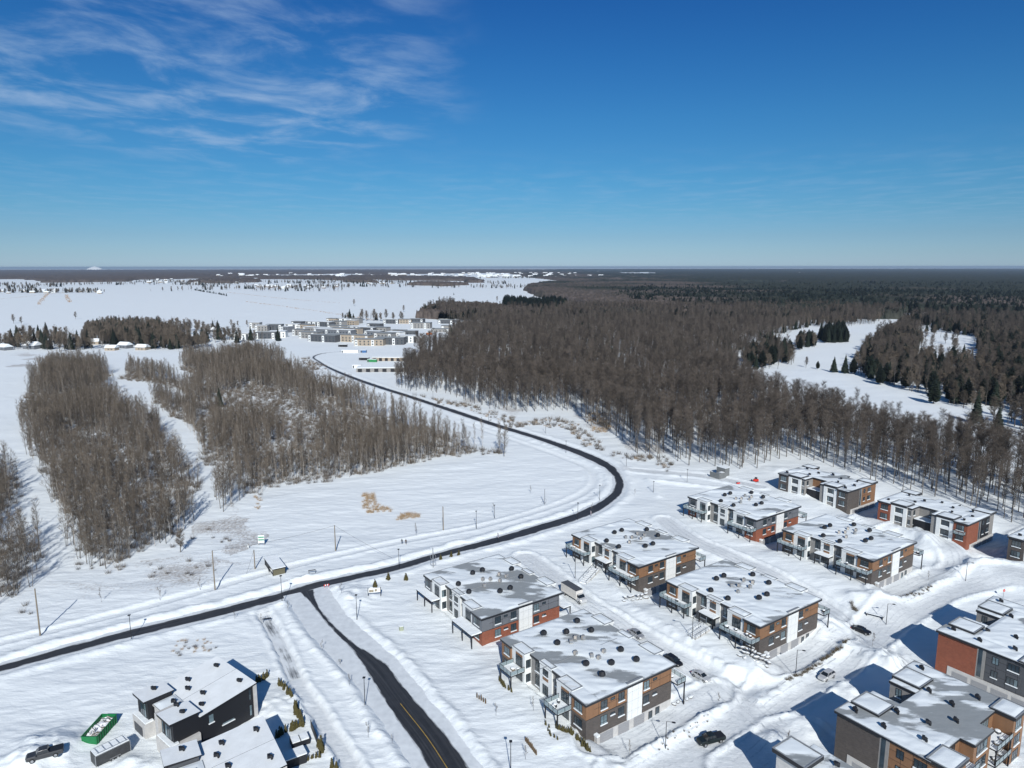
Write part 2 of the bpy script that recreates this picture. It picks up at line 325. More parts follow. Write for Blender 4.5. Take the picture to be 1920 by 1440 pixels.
# main road: both edges of the bare strip, read off and laid on the ground
N_EDGE=[(-160,1287),(0,1246),(120,1213),(246,1179),(360,1151),(480,1121),(600,1088),(733,1060),(813,1037),(933,1005),(1000,985),(1066,965),(1100,951),(1133,934),(1146.7,922),(1153,905),(1150,893),(1140,883),(1133,876.7),(1100,860),(1066,846),(1000,822),(917,796.5),(853,775),(800,757),(760,744),(700,725),(650,707),(612,690),(594,678),(583,670),(590,664),(610,660),(650,657)]
S_EDGE=[(-160,1302),(0,1259),(120,1227),(246,1194),(360,1166),(480,1136),(600,1100),(733,1073),(813,1047),(933,1018),(1000,999),(1066,979),(1100,967),(1133,952),(1153,937),(1169,920),(1170,903),(1163,889),(1152,874),(1117,855),(1070,837.5),(1000,815),(917,790),(853,768),(800,751.5),(764,739),(704,720),(654,702),(616,686),(600,676),(592,670),(597,666),(612,663),(650,660)]
def nearest(q,pl):
    best=(1e9,None)
    for a,b in zip(pl[:-1],pl[1:]):
        dx,dy=b[0]-a[0],b[1]-a[1]; t=max(0,min(1,((q[0]-a[0])*dx+(q[1]-a[1])*dy)/(dx*dx+dy*dy))); c=(a[0]+t*dx,a[1]+t*dy); d=math.dist(q,c)
        if d<best[0]: best=(d,c)
    return best
_pairs=[(q,nearest(q,P(S_EDGE))) for q in P(N_EDGE)]
mc=catmull([((a[0]+b[1][0])/2,(a[1]+b[1][1])/2) for a,b in _pairs],3.0)
MAIN=mc
hwk=[min(3.3,b[0]/2)*(1 if k<25 else max(.45,1-(k-24)*.09)) for k,(a,b) in enumerate(_pairs)]; print('road half widths',[round(q,1) for q in hwk])
SOUTH=catmull(P([(575,1106),(588,1128),(612,1163),(650,1203),(700,1250),(750,1316),(800,1378),(842,1440),(920,1560),(1040,1760)]),2.0)
WALKP=catmull(P([(488,1138),(512,1180),(535,1225),(560,1280),(590,1325),(625,1380),(665,1440),(740,1560)]),3.0)
BIKE=catmull(P([(-160,1245),(0,1205),(250,1143),(480,1078),(620,1042),(760,1012),(900,985),(1010,955),(1080,930),(1113,905),(1105,880),(1060,860),(990,835),(900,805),(860,792)]),4.0)
# plowed lanes (polyline, half width)
LANES=[(catmull(P([(985,1045),(1010,1062)])+[g(1040,1085,0),g(1090,1127,-.3),g(1190,1190,-1.1),g(1250,1228,-1.7),g(1330,1272,-2.6),g(1400,1325,-3.2),g(1470,1385,-3.2)],3),3.4),
 (catmull([g(1245,975),g(1290,1008),g(1345,1032,-.2),g(1420,1066,-.8),g(1500,1110,-1.6),g(1560,1150,-2.4),g(1640,1215,-3.2),g(1700,1260,-3.2)],3),3.2),
 (catmull([g(1180,1470,-3.2),g(1260,1425,-3.2),g(1350,1375,-3.2),g(1450,1310,-3.2),g(1560,1250,-3.2),g(1660,1170,-3.2),g(1760,1110,-3.2),g(1890,1090,-3.2),g(2050,1150,-3.2)],3),5.2),
 (catmull([g(1110,1415,-3.2),g(1200,1380,-3.2),g(1300,1325,-3.2),g(1345,1300,-3.0)],3),3.2),
 (catmull([g(1440,1262,-3.2),g(1500,1235,-3.2),g(1570,1195,-3.2)],3),3.4),
 (catmull([g(1650,1125,-3.2),g(1710,1100,-3.2),g(1790,1060,-3.2),g(1740,1020,-3.0),g(1690,1000,-2.8)],3),3.0),
 (catmull(P([(1172,880),(1240,886),(1320,893),(1420,912)]),3),3.0),
 (catmull([g(1600,1000,-3),g(1660,985,-3),g(1700,1000,-3)],3),3.5),
 (catmull([g(1850,1040,-3),g(1960,1000,-3)],3),3.5),
 (catmull([g(1500,1400,-3.2),g(1420,1460,-3.2)],3),8.0)]
RIDGES=[([g(1150,1450,-2.6),g(1215,1408,-2.6),g(1290,1368,-2.6),g(1352,1326,-2.6)],1.0,1.7),
 ([g(1427,1312,-2.6),g(1475,1287,-2.6),g(1530,1256,-2.6),g(1590,1213,-2.6)],0.9,1.9),
 ([g(1600,1132,-2.8),g(1650,1133,-2.8),g(1700,1128,-2.8),g(1745,1103,-2.8),g(1800,1070,-2.8)],1.1,2.2),
 ([g(1795,1075,-2.8),g(1850,1062,-2.8),g(1960,1082,-2.8)],1.0,2.5),
 ([g(1205,1060),g(1150,1100),g(1185,1140,-.6),g(1290,1215,-1.6),g(1360,1262,-2.6)],0.55,1.6),
 ([g(1345,1270,-2.6),g(1420,1262,-2.8)],0.6,1.4),
 ([g(1235,930),g(1215,900),g(1290,908),g(1420,925),g(1465,945)],0.8,1.6)]
PILES=[(g(1555,1176,-3),1.6,4.5),(g(1530,1195,-3),1.5,4.0),(g(1635,1240,-3),2.2,5.0),(g(1672,1246,-3),1.8,4.0),(g(1588,1300,-3),1.0,4),(g(1508,1362,-3.2),1.6,3.6),(g(1455,1392,-3),1.2,3),(g(1518,925),1.2,5),(g(1600,978,-1),1.2,5),(g(1660,1035,-1),1.5,5),(g(1730,1010,-1),1.6,5),(g(1835,1060,-2),1.0,5),(g(1640,1050,-2),1.2,4),(g(640,1130),.9,5),(g(1230,1285,-2),.8,3),(g(90,1412),1.7,5.0),(g(60,1420),1.2,5),(g(240,1425),.9,3),(g(275,1437),.9,3),(g(520,1320),.5,5),(g(1385,1190,-1),.8,5),(g(1300,1185,-1),.7,5),(g(1120,1140),.5,4),(g(650,1120),1.0,6),(g(1460,880),1,5),(g(700,610),3,15),(g(800,665),3,12)]
def poly_w(F,pts): return [loc2w(F,u,v) for u,v in pts]
def terrain(x,y):
    x=np.asarray(x,float); y=np.asarray(y,float); r=np.hypot(x,y)
    E=elev(x,y)
    ca,sa=math.cos(R(-8)),math.sin(R(-8)); X=x*ca-y*sa; Y=x*sa+y*ca
    n=(fbm(X*0.05,Y*0.14,5,3,0.55)-0.5)*0.65+(fbm(X*0.35,Y*0.9,3,9)-0.5)*0.24+(fbm(x*0.012,y*0.012,3,5)-0.5)*1.2
    n=n*(0.25+0.75*np.clip(1-(r-700)/2500,0,1))
    packed=np.zeros(x.shape); z=n.copy()
    rough=(fbm(x*0.9,y*0.9,4,21)-0.5)
    near=r<1600
    def app(pts,hw,bank,bw,depth,pk,rgh=0.5,wob=0.8):
        nonlocal z,packed
        mx=[p[0] for p in pts]; my=[p[1] for p in pts]; m=(x>min(mx)-25)&(x<max(mx)+25)&(y>min(my)-25)&(y<max(my)+25)
        if not m.any(): return
        d,s,_=dpoly(x[m],y[m],pts); w=(fbm(x[m]*0.35,y[m]*0.35,3,31)-0.5)*wob
        e=d-hw+w; zz=z[m]
        inside=1-smooth(e,-0.2,0.5)
        bk=bank*np.exp(-((e-bw)/(bw*0.75))**2)*(0.55+0.9*fbm(x[m]*0.5,y[m]*0.5,3,77))+rough[m]*rgh*np.exp(-((e-bw)/(bw*1.3))**2)
        zz=zz*smooth(e,-0.5,3.5)+bk*(e>-0.2)
        zz=zz*(1-inside)+depth*inside
        z[m]=zz; packed[m]=np.maximum(packed[m],inside*pk)
    for pts,hw in LANES: app(pts,hw,0.55,1.0,-0.05,0.85)
    app(BIKE,1.3,0.28,1.1,-0.22,0.25,0.2)
    app(WALKP,1.5,0.35,0.9,-0.5,0.95,0.3)
    # yards in front of garages
    for k in FA:
        if k=='A1': continue
        F=FA[k]; pl=poly_w(F,[(3.0,.4),(18,.4),(19,-5.5),(4,-6)]); m=inpoly(x,y,pl); z[m]=rough[m]*0.08; packed[m]=0.7
    for k in FB:
        pl=poly_w(FB[k],[(6,.4),(24,.4),(24,-6),(7,-6)]); m=inpoly(x,y,pl); z[m]=rough[m]*0.08; packed[m]=0.7
    for pts,h,w in RIDGES:
        d,s,_=dpoly(x,y,pts); z+=h*np.exp(-(d/w)**2)*(0.75+0.7*(fbm(x*0.3,y*0.3,3,41)-0.3))+rough*0.5*np.exp(-(d/w)**2); packed*=smooth(d,w*0.5,w*1.3)
    for (cx,cy),h,w in PILES:
        d=np.hypot(x-cx,y-cy)+ (fbm(x*0.25,y*0.25,2,51)-0.5)*w*0.8; q=np.exp(-(d/w)**2); z+=h*q+rough*0.7*q; packed*=1-q
    # roads
    d,s,sd=dpoly(x,y,MAIN); nb=fbm(x*0.3,y*0.3,3,61)
    eM=d-np.interp(s,MS,MHW)-0.9-(nb-0.5)*1.6; north=sd>0
    d2,s2,_=dpoly(x,y,SOUTH); eS=d2-SHW-(nb-0.5)*1.0
    bM=np.where(north,0.75,0.6)*np.exp(-((eM-2.2)/1.6)**2)*(0.6+0.8*nb)+rough*0.35*np.exp(-((eM-1.8)/1.8)**2)
    bS=0.65*np.exp(-((eS-1.7)/1.2)**2)*(0.5+nb)+rough*0.5*np.exp(-((eS-1.7)/1.6)**2)
    kM=smooth(eM,0,5); kS=smooth(eS,0,4)
    z=z*kM*kS+bM*smooth(eM,0,0.8)*smooth(eS,0,2.5)*(eM<9)+bS*smooth(eS,0,0.7)*smooth(eM,0,2.5)*(eS<7)
    ins=(eM<0)|(eS<0); z=np.where(ins,-0.16,z); packed=np.where(ins,0.5,packed*smooth(eM,-1,3))
    # ground right beside walls stays at the wall
    for F in FA.values():
        u=(x-F[0])*CA+(y-F[1])*SA; v=-(x-F[0])*SA+(y-F[1])*CA
        m=(u>1)&(u<24)&(v>1.2)&(v<29); z=np.where(m,-0.3,z)
    return E+z,packed
MS=np.concatenate([[0],np.cumsum([math.hypot(a[0]-b[0],a[1]-b[1]) for a,b in zip(MAIN[:-1],MAIN[1:])])])
_kc=[((a[0]+b[1][0])/2,(a[1]+b[1][1])/2) for a,b in _pairs]
_ks=[float(dpoly(np.array([q[0]]),np.array([q[1]]),MAIN)[1][0]) for q in _kc]
MHW=np.interp(MS,_ks,hwk); SHW=5.6
def gz(x,y):
    return float(terrain(np.array([x]),np.array([y]))[0][0])
def at(px,py,z0=0.0,lift=0.0):
    """ground point under a pixel, following the relief"""
    z=z0
    for _ in range(3):
        x,y=g(px,py,z); z=float(elev(np.array([x]),np.array([y]))[0])
    x,y=g(px,py,z); zt=gz(x,y); return (x,y,zt+lift)
# brush density: where twigs and dead grass show in the snow
BRUSHP=[[(100,1100),(150,1030),(380,1040),(520,1060),(420,1120),(200,1130),(60,1160)],[(400,960),(460,950),(520,1010),(440,1040),(370,1010)],[(840,745),(1010,770),(1200,800),(1260,860),(1180,850),(1060,790),(900,770)],[(0,1060),(120,1060),(80,1140),(0,1150)],[(320,1195),(400,1200),(420,1235),(350,1240)],[(20,660),(80,650),(100,690),(30,700)],[(40,1285),(170,1285),(160,1310),(30,1310)]]
def make_ground():
    r=[70.0]
    while r[-1]<430: r.append(r[-1]*1.0031)
    while r[-1]<1500: r.append(r[-1]*1.007)
    while r[-1]<7000: r.append(r[-1]*1.02)
    while r[-1]<38000: r.append(r[-1]*1.08)
    r=np.array([0.5,20,45]+r)
    th=np.concatenate([np.linspace(-180,-52,33)[:-1],np.linspace(-52,52,641),np.linspace(52,180,33)[1:]])
    T,RR=np.meshgrid(np.radians(th),r); x=RR*np.sin(T); y=RR*np.cos(T)
    z,pk=terrain(x,y); z=np.where(RR>9000,z*0.2,z)
    nr,nt=x.shape; idx=np.arange(nr*nt).reshape(nr,nt)
    f=np.stack([idx[:-1,:-1],idx[:-1,1:],idx[1:,1:],idx[1:,:-1]],-1).reshape(-1,4)[:,::-1]
    me=npmesh('snowy_ground',np.stack([x,y,z],-1).reshape(-1,3),f,SNOW)
    a=me.attributes.new('packed','FLOAT','POINT'); a.data.foreach_set('value',pk.ravel().astype(np.float32))
    qx,qy=project(x,np.maximum(y,30),0*x); br=np.zeros(x.shape)
    for bp in BRUSHP: br[inpoly(qx+(fbm(x*.05,y*.05,4,12)-.5)*130,qy+(fbm(x*.05,y*.05,4,13)-.5)*50,bp)&(y>60)]=0.31
    nb=fbm(x*0.04,y*0.04,3,88); br=np.where(br>0,br*(0.7+0.5*nb)+.1,0)+0.22*smooth(nb,0.45,0.7)
    br*=(pk<0.1)
    a=me.attributes.new('brush','FLOAT','POINT'); a.data.foreach_set('value',br.ravel().astype(np.float32))
    tag(link('snowy_ground',me),kind='structure')
make_ground()
# ------------------------------------------------------------ roads
def roadmat():
    m=bpy.data.materials.new('road_asphalt'); m.use_nodes=True; nt=m.node_tree; N=nt.nodes; L=nt.links; b=N['Principled BSDF']
    at_=N.new('ShaderNodeAttribute'); at_.attribute_name='bare'; geo=N.new('ShaderNodeNewGeometry')
    uv=N.new('ShaderNodeUVMap'); mp=N.new('ShaderNodeMapping'); mp.inputs['Scale'].default_value=(0.12,1.6,1); L.new(uv.outputs[0],mp.inputs[0])
    n=N.new('ShaderNodeTexNoise'); n.inputs['Scale'].default_value=1.0; n.inputs['Detail'].default_value=9; n.inputs['Roughness'].default_value=0.68; L.new(mp.outputs[0],n.inputs[0])
    ad=N.new('ShaderNodeMath'); ad.operation='ADD'; L.new(at_.outputs['Fac'],ad.inputs[0])
    nn=N.new('ShaderNodeTexNoise'); nn.inputs['Scale'].default_value=.22; nn.inputs['Detail'].default_value=6; L.new(geo.outputs['Position'],nn.inputs[0])
    mm=N.new('ShaderNodeMath'); mm.operation='MULTIPLY_ADD'; L.new(nn.outputs['Fac'],mm.inputs[0]); mm.inputs[1].default_value=.9; mm.inputs[2].default_value=-.45
    m3=N.new('ShaderNodeMath'); m3.operation='ADD'; L.new(mm.outputs[0],m3.inputs[0]); L.new(n.outputs['Fac'],m3.inputs[1]); L.new(m3.outputs[0],ad.inputs[1])
    mr=N.new('ShaderNodeMapRange'); mr.inputs[1].default_value=0.84; mr.inputs[2].default_value=1.16; L.new(ad.outputs[0],mr.inputs[0])
    n2=N.new('ShaderNodeTexNoise'); n2.inputs['Scale'].default_value=0.6; n2.inputs['Detail'].default_value=8; L.new(geo.outputs['Position'],n2.inputs[0])
    s1=N.new('ShaderNodeMix'); s1.data_type='RGBA'; L.new(n2.outputs['Fac'],s1.inputs[0]); s1.inputs[6].default_value=(0.46,0.49,0.51,1); s1.inputs[7].default_value=(0.78,0.82,0.83,1)
    a1=N.new('ShaderNodeMix'); a1.data_type='RGBA'; L.new(n2.outputs['Fac'],a1.inputs[0]); a1.inputs[6].default_value=(0.012,0.013,0.014,1); a1.inputs[7].default_value=(0.034,0.035,0.038,1)
    mp2=N.new('ShaderNodeMapping'); mp2.inputs['Scale'].default_value=(0.03,2.2,1); L.new(uv.outputs[0],mp2.inputs[0])
    n5=N.new('ShaderNodeTexNoise'); n5.inputs['Scale'].default_value=1; n5.inputs['Detail'].default_value=10; n5.inputs['Roughness'].default_value=.7; L.new(mp2.outputs[0],n5.inputs[0])
    r5=N.new('ShaderNodeMapRange'); r5.inputs[1].default_value=.47; r5.inputs[2].default_value=.72; r5.inputs[4].default_value=.22; L.new(n5.outputs['Fac'],r5.inputs[0])
    sl=N.new('ShaderNodeMix'); sl.data_type='RGBA'; L.new(r5.outputs[0],sl.inputs[0]); L.new(a1.outputs[2],sl.inputs[6]); sl.inputs[7].default_value=(.22,.225,.235,1)
    mx=N.new('ShaderNodeMix'); mx.data_type='RGBA'; L.new(mr.outputs[0],mx.inputs[0]); L.new(s1.outputs[2],mx.inputs[6]); L.new(sl.outputs[2],mx.inputs[7])
    L.new(mx.outputs[2],b.inputs['Base Color']); b.inputs['Roughness'].default_value=0.6; return m
M_asph=roadmat()
def strip(name,pts,offs,bare_fn,zoff,m,label=None):
    P_=np.array(pts); t=np.gradient(P_,axis=0); t/=np.linalg.norm(t,axis=1)[:,None]; nrm=np.stack([-t[:,1],t[:,0]],-1)
    s=np.concatenate([[0],np.cumsum(np.linalg.norm(np.diff(P_,axis=0),axis=1))]); k=len(offs)
    V=[];B=[];U=[]
    for i in range(len(P_)):
        for o in offs:
            q=P_[i]+nrm[i]*o; V.append((q[0],q[1],0)); B.append(bare_fn(s[i],o)); U.append((s[i],o))
    V=np.array(V); V[:,2]=elev(V[:,0],V[:,1])+zoff
    n=len(P_); idx=np.arange(n*k).reshape(n,k); f=np.stack([idx[:-1,:-1],idx[1:,:-1],idx[1:,1:],idx[:-1,1:]],-1).reshape(-1,4)
    me=npmesh(name,V,f,m)
    if me.polygons and me.polygons[0].normal.z<0: me.flip_normals()
    a=me.attributes.new('bare','FLOAT','POINT'); a.data.foreach_set('value',np.array(B,np.float32))
    uv=me.uv_layers.new(name='UVMap'); li=np.empty(len(me.loops),np.int32); me.loops.foreach_get('vertex_index',li); uv.data.foreach_set('uv',np.array(U,np.float32)[li].ravel())
    return tag(link(name,me),kind='structure')
def bare_main(s,o):
    w=np.interp(s,MS,MHW); return float(np.clip((w-abs(o))/1.5+0.34,0,1.15))
strip('main_road',MAIN,[-7,-5,-4.2,-3.6,-3.2,-2.8,-2.4,-2,-1.6,-1,0,1,1.6,2,2.4,2.8,3.2,3.6,4.2,5,7],bare_main,0.0,M_asph)
def bare_south(s,o):
    w=np.interp(s,[0,6,12,35,40,47,60,85,200],[2.0,1.0,0.55,0.7,1.5,2.4,2.8,3.3,3.6])
    c=np.interp(s,[0,12,44,60,200],[0,0,0.6,0.3,0])
    full=float(np.clip((w-abs(o-c))/1.1+0.36,0,1.2))
    return full
strip('side_road',SOUTH,[-6.5,-5,-4.2,-3.6,-3.1,-2.6,-2,-1.4,-.9,-.4,0,.4,.9,1.4,2,2.6,3.1,3.6,4.2,5,6.5],bare_south,0.004,M_asph)
M_yellow=mat('road_yellow_paint',(0.30,0.20,0.05),0.7,0.25,1.5)
yl=[p for p,s in zip(SOUTH,np.concatenate([[0],np.cumsum([math.dist(a,b) for a,b in zip(SOUTH[:-1],SOUTH[1:])])])) if s>62]
strip('yellow_centre_line',yl,[-.09,.09],lambda s,o:1,0.010,M_yellow)
strip('wet_walkway',WALKP[:12],[-1.4,-.8,-.3,.3,.8,1.4],lambda s,o:0.42 if abs(o)<1 else 0,-0.42,M_asph)

# wheel ruts pressed into the packed snow of the lanes
M_rut=mat('pressed_snow_rut',(0.52,0.56,0.585),0.7,0.12,1.5,col2=(0.70,0.73,0.745))
def ruts(pts,offs,seed):
    P_=np.array(pts); t=np.gradient(P_,axis=0); t/=np.linalg.norm(t,axis=1)[:,None]; nr=np.stack([-t[:,1],t[:,0]],-1); rd=random.Random(seed); V=[];F_=[]
    for o in offs:
        ph=rd.random()*9
        for w0 in (-.75,.75):
            k=len(V)
            for i in range(len(P_)):
                c=o+.5*math.sin(i*.13+ph)+w0
                for e in (-.16,.16): V.append((*(P_[i]+nr[i]*(c+e)),0))
            for i in range(len(P_)-1):
                if math.sin(i*.37+ph*3+w0)>-.75: F_.append((k+2*i,k+2*i+1,k+2*i+3,k+2*i+2))
    V=np.array(V); z,_=terrain(V[:,0],V[:,1]); V[:,2]=z+.035
    me=npmesh('wheel_ruts',V,np.array(F_),M_rut)
    tag(link('wheel_ruts',me),kind='structure')
for i,(pts,hw) in enumerate(LANES):
    ruts(catmull(pts,1.0),[q for q in (-hw*.55,0,hw*.5) if abs(q)<hw-1.0] or [0],i)
ruts(catmull(SOUTH[:34],1.0),[-3.4,2.2,3.6],77)
# ------------------------------------------------------------ building kit
FACE={'-v':0.0,'-u':-math.pi/2,'+v':math.pi,'+u':math.pi/2}
def fpos(face,c,a,z):
    return {'-v':(a,c,z),'+v':(a,c,z),'-u':(c,a,z),'+u':(c,a,z)}[face]
def win_mesh(w,h,kind):
    b=MB(); t=0.09; d=0.14
    b.box(-w/2,w/2,-0.05,0,-h/2,-h/2+t); b.box(-w/2,w/2,-0.05,0,h/2-t,h/2); b.box(-w/2,-w/2+t,-0.05,0,-h/2+t,h/2-t); b.box(w/2-t,w/2,-0.05,0,-h/2+t,h/2-t)
    if kind!='slit':
        k=2 if w<2.1 else 3
        for i in range(1,k): x=-w/2+w*i/k; b.box(x-.05,x+.05,-0.045,0,-h/2+t,h/2-t)
        if h>1.7 and kind!='door': b.box(-w/2+t,w/2-t,-0.04,0,-h/2+h*.27-.04,-h/2+h*.27+.04)
        if h>2.3: b.box(-w/2+t,w/2-t,-0.04,0,h/2-h*.2-.04,h/2-h*.2+.04)
    return b.mesh('window',M_black)
def pane_mesh(w,h,pale,seed):
    b=MB(); n=3 if w>2 else 2
    if not pale: b.box(-w/2+.08,w/2-.08,-0.022,-0.002,-h/2+.08,h/2-.08,0); return b.mesh('pane',[M_glass])
    r=random.Random(seed)
    for i in range(n):
        x0=-w/2+.08+(w-.16)*i/n; x1=-w/2+.08+(w-.16)*(i+1)/n
        b.box(x0,x1,-0.022,-0.002,-h/2+.08,h/2-.08,1 if r.random()<.6 else 0)
    return b.mesh('pane',[M_glass,M_curtain])
def window(par,face,c,a0,a1,z0,z1,kind='win',sill=True,pale=None):
    w=round(a1-a0,2); h=round(z1-z0,2); pale=(random.random()<.4) if pale is None else pale; sd_=random.randint(0,3)
    me=cached(('win',w,h,kind),lambda:win_mesh(w,h,kind)); pm=cached(('pane',w,h,pale,sd_),lambda:pane_mesh(w,h,pale,sd_))
    o=link('window' if kind!='door' else 'patio_door',me,par,fpos(face,c,(a0+a1)/2,(z0+z1)/2),FACE[face])
    link('pane',pm,o)
    if sill:
        s=cached(('sill',w,h),lambda:MB().box(-w/2-.05,w/2+.05,-0.2,-0.05,-h/2-.08,-h/2+.10).mesh('snowy_sill',PILE)); link('snowy_sill',s,o)
    return o
def panels(par,face,c,a_br,z_br,m,name='wall_panel',gap=0.085,th=0.04,skip=()):
    for i in range(len(a_br)-1):
        for j in range(len(z_br)-1):
            if (i,j) in skip: continue
            w=round(a_br[i+1]-a_br[i]-gap,2); h=round(z_br[j+1]-z_br[j]-gap,2)
            me=cached((name,m.name,w,h,th),lambda:MB().box(-w/2,w/2,-th,0,-h/2,h/2).mesh(name,m))
            link(name,me,par,fpos(face,c,(a_br[i]+a_br[i+1])/2,(z_br[j]+z_br[j+1])/2),FACE[face])
def roof_snow(par,rects,z,seed,cover=0.0,thick=0.30,name='roof_snow',world=None,step=0.35,amp=1.0):
    """drifted snow lying on the roof: where the drift is thinner than nothing the membrane shows"""
    V=[];F_=[];DEP=[]
    ang=par.rotation_euler[2]; ox,oy=par.location[0],par.location[1]
    for (x0,x1,y0,y1) in rects:
        nx=max(2,int((x1-x0)/step)); ny=max(2,int((y1-y0)/step))
        X,Y=np.meshgrid(np.linspace(x0,x1,nx+1),np.linspace(y0,y1,ny+1),indexing='ij')
        wx=ox+X*math.cos(ang)-Y*math.sin(ang); wy=oy+X*math.sin(ang)+Y*math.cos(ang)
        q=wx*0.99-wy*0.14; p=wy*0.99+wx*0.14
        n=(fbm(q*0.09,p*0.22,4,seed,0.55)-0.5)*2; s=(fbm(q*0.25,p*0.9,4,seed+5)-0.5)
        h=(cover+n*1.5+s*0.55)*thick*amp
        rr=(fbm(X*0.2,Y*0.2,3,seed+90)); 
        ed=np.minimum(np.minimum(X-x0,x1-X),np.minimum(Y-y0,y1-Y)); h=np.clip(h,-0.06,0.5); dep=h; h=np.maximum(h,.004)
        h=np.where(ed<step*1.2,np.minimum(h,0.03+0.15*ed),h); dep=np.where(ed<.3,np.minimum(dep,0.02),dep); DEP.append(dep.ravel())
        k=len(V); V+=list(zip(X.ravel(),Y.ravel(),(z+h).ravel()))
        idx=k+np.arange((nx+1)*(ny+1)).reshape(nx+1,ny+1)
        F_.append(np.stack([idx[:-1,:-1],idx[1:,:-1],idx[1:,1:],idx[:-1,1:]],-1).reshape(-1,4))
    me=npmesh(name,np.array(V),np.concatenate(F_),ROOFSNOW)
    a=me.attributes.new('depth','FLOAT','POINT'); a.data.foreach_set('value',np.concatenate(DEP).astype(np.float32))
    return link(name,me,par)
def vent_mesh():
    b=MB(); b.tube((0,0,0),(0,0,.45),.32,.32,8,1); 
    rings=[]
    for z,r in ((.35,.45),(.5,.70),(.85,.75),(1.15,.66),(1.38,.4)): rings.append([(r*math.cos(t*math.pi/4+.2),r*math.sin(t*math.pi/4+.2),z) for t in range(8)])
    b.loft(rings,0); return b.mesh('roof_vent',[M_black,M_coping])
def ac_mesh():
    b=MB(); b.box(-.36,.36,-.33,.33,.25,1.0,0); b.tube((0,0,1.1),(0,0,1.16),.33,.33,10,1); 
    for x in (-.35,.35):
        for y in (-.3,.3): b.tube((x,y,0),(x,y,.25),.03,.03,4,1)
    b.box(-.36,.36,-.41,-.385,.35,1.0,1); return b.mesh('air_conditioner',[M_beige,M_coping])
def elbow_mesh():
    b=MB(); b.tube((0,0,0),(0,0,.5),.2,.2,8); b.tube((0,0,.5),(-.35,.05,.75),.34,.3,8); b.box(-.75,-.3,-.32,.38,.45,1.0); return b.mesh('roof_vent',[M_black])
def place_kit(par,pts,key,fn,name,z):
    for (u,v) in pts:
        link(name,cached(key,fn),par,(u,v,z),random.uniform(-.6,.6))
def balcony(par,u0,u1,v0,v1,z,sides,rail=True,posts=(),zg=-0.6,snowy=True,beams=False):
    o=MB().box(u0,u1,v0,v1,z-.22,z-.02).build('balcony_deck',M_gutter,par)
    if snowy: 
        b=MB(); b.box(u0+.08,u1-.08,v0+.08,v1-.08,z,z+.16 if rail else z+.3); b.build('deck_snow',PILE,o)
    if rail and u1-u0>2 and snowy:
        rd=random.Random(int(u0*10+v0*7+par.location[0]*3))
        for _ in range(rd.randint(2,5)):
            x=rd.uniform(u0+.5,u1-.6); y=rd.uniform(v0+.5,v1-.5); w=rd.uniform(.25,.5); hh=rd.uniform(.4,.8)
            MB().box(-w,w,-w*.8,w*.8,.1,hh,0).loft([[(s*math.cos(a)*w,s*math.sin(a)*w*.9,zz_) for a in [k*math.pi/4 for k in range(8)]] for zz_,s in ((hh+.01,1.15),(hh+.14,1.0),(hh+.22,.5))],1).build('patio_furniture',[rd.choice([M_black,M_dkgrey,M_wood]),PILE],o,(x,y,z),rd.random()*3)
    for (u,v) in posts: MB().box(u-.11,u+.11,v-.11,v+.11,zg,z-.22).build('post',M_black,o)
    if rail:
        gl=[];
        for s in sides:
            if s=='-u': seg=[(u0,v0,u0,v1)]
            elif s=='-v': seg=[(u0,v0,u1,v0)]
            elif s=='+v': seg=[(u0,v1,u1,v1)]
            elif s=='+u': seg=[(u1,v0,u1,v1)]
            for (a,b_,c,d) in seg:
                L_=math.hypot(c-a,d-b_); n=max(1,round(L_/1.5)); dx=(c-a)/L_; dy=(d-b_)/L_
                r=MB()
                for i in range(n+1): x=a+dx*L_*i/n; y=b_+dy*L_*i/n; r.box(x-.035,x+.035,y-.035,y+.035,z-.1,z+1.08)
                r.box(min(a,c)-.03,max(a,c)+.03,min(b_,d)-.03,max(b_,d)+.03,z+1.08,z+1.14); ro=r.build('railing',M_black,o)
                for i in range(n):
                    w=L_/n-.12; me=cached(('rail',round(w,2)),lambda:MB().box(-w/2,w/2,-.012,.012,0,.85).mesh('glass_panel',M_rail))
                    link('glass_panel',me,ro,(a+dx*L_*(i+.5)/n,b_+dy*L_*(i+.5)/n,z+.12),math.atan2(dy,dx))
    return o
def outline_slab(par,poly,z0,z1,m_side,m_top,name):
    return MB().prism(poly,z0,z1,0,1).build(name,[m_side,m_top],par)
def cap(par,u0,u1,v0,v1,z0,z1,side,seed,cov=.7):
    """raised parapet box with coping and snow inside"""
    b=MB(); t=.18
    b.box(u0,u1,v0,v0+t,z0,z1); b.box(u0,u1,v1-t,v1,z0,z1); b.box(u0,u0+t,v0+t,v1-t,z0,z1); b.box(u1-t,u1,v0+t,v1-t,z0,z1)
    c=0.03
    for q in ((u0-c,u1+c,v0-c,v0+t+c),(u0-c,u1+c,v1-t-c,v1+c),(u0-c,u0+t+c,v0+t+c,v1-t-c),(u1-t-c,u1+c,v0+t+c,v1-t-c)): b.box(*q,z1,z1+.06,1)
    b.box(u0+t,u1-t,v0+t,v1-t,z0+.02,z1-.12,2)
    o=b.build('raised_parapet',[side,M_coping,M_membrane],par)
    rs=roof_snow(par,[(u0+t+.03,u1-t-.03,v0+t+.03,v1-t-.03)],z1-.10,seed,cov,.16)
    return o
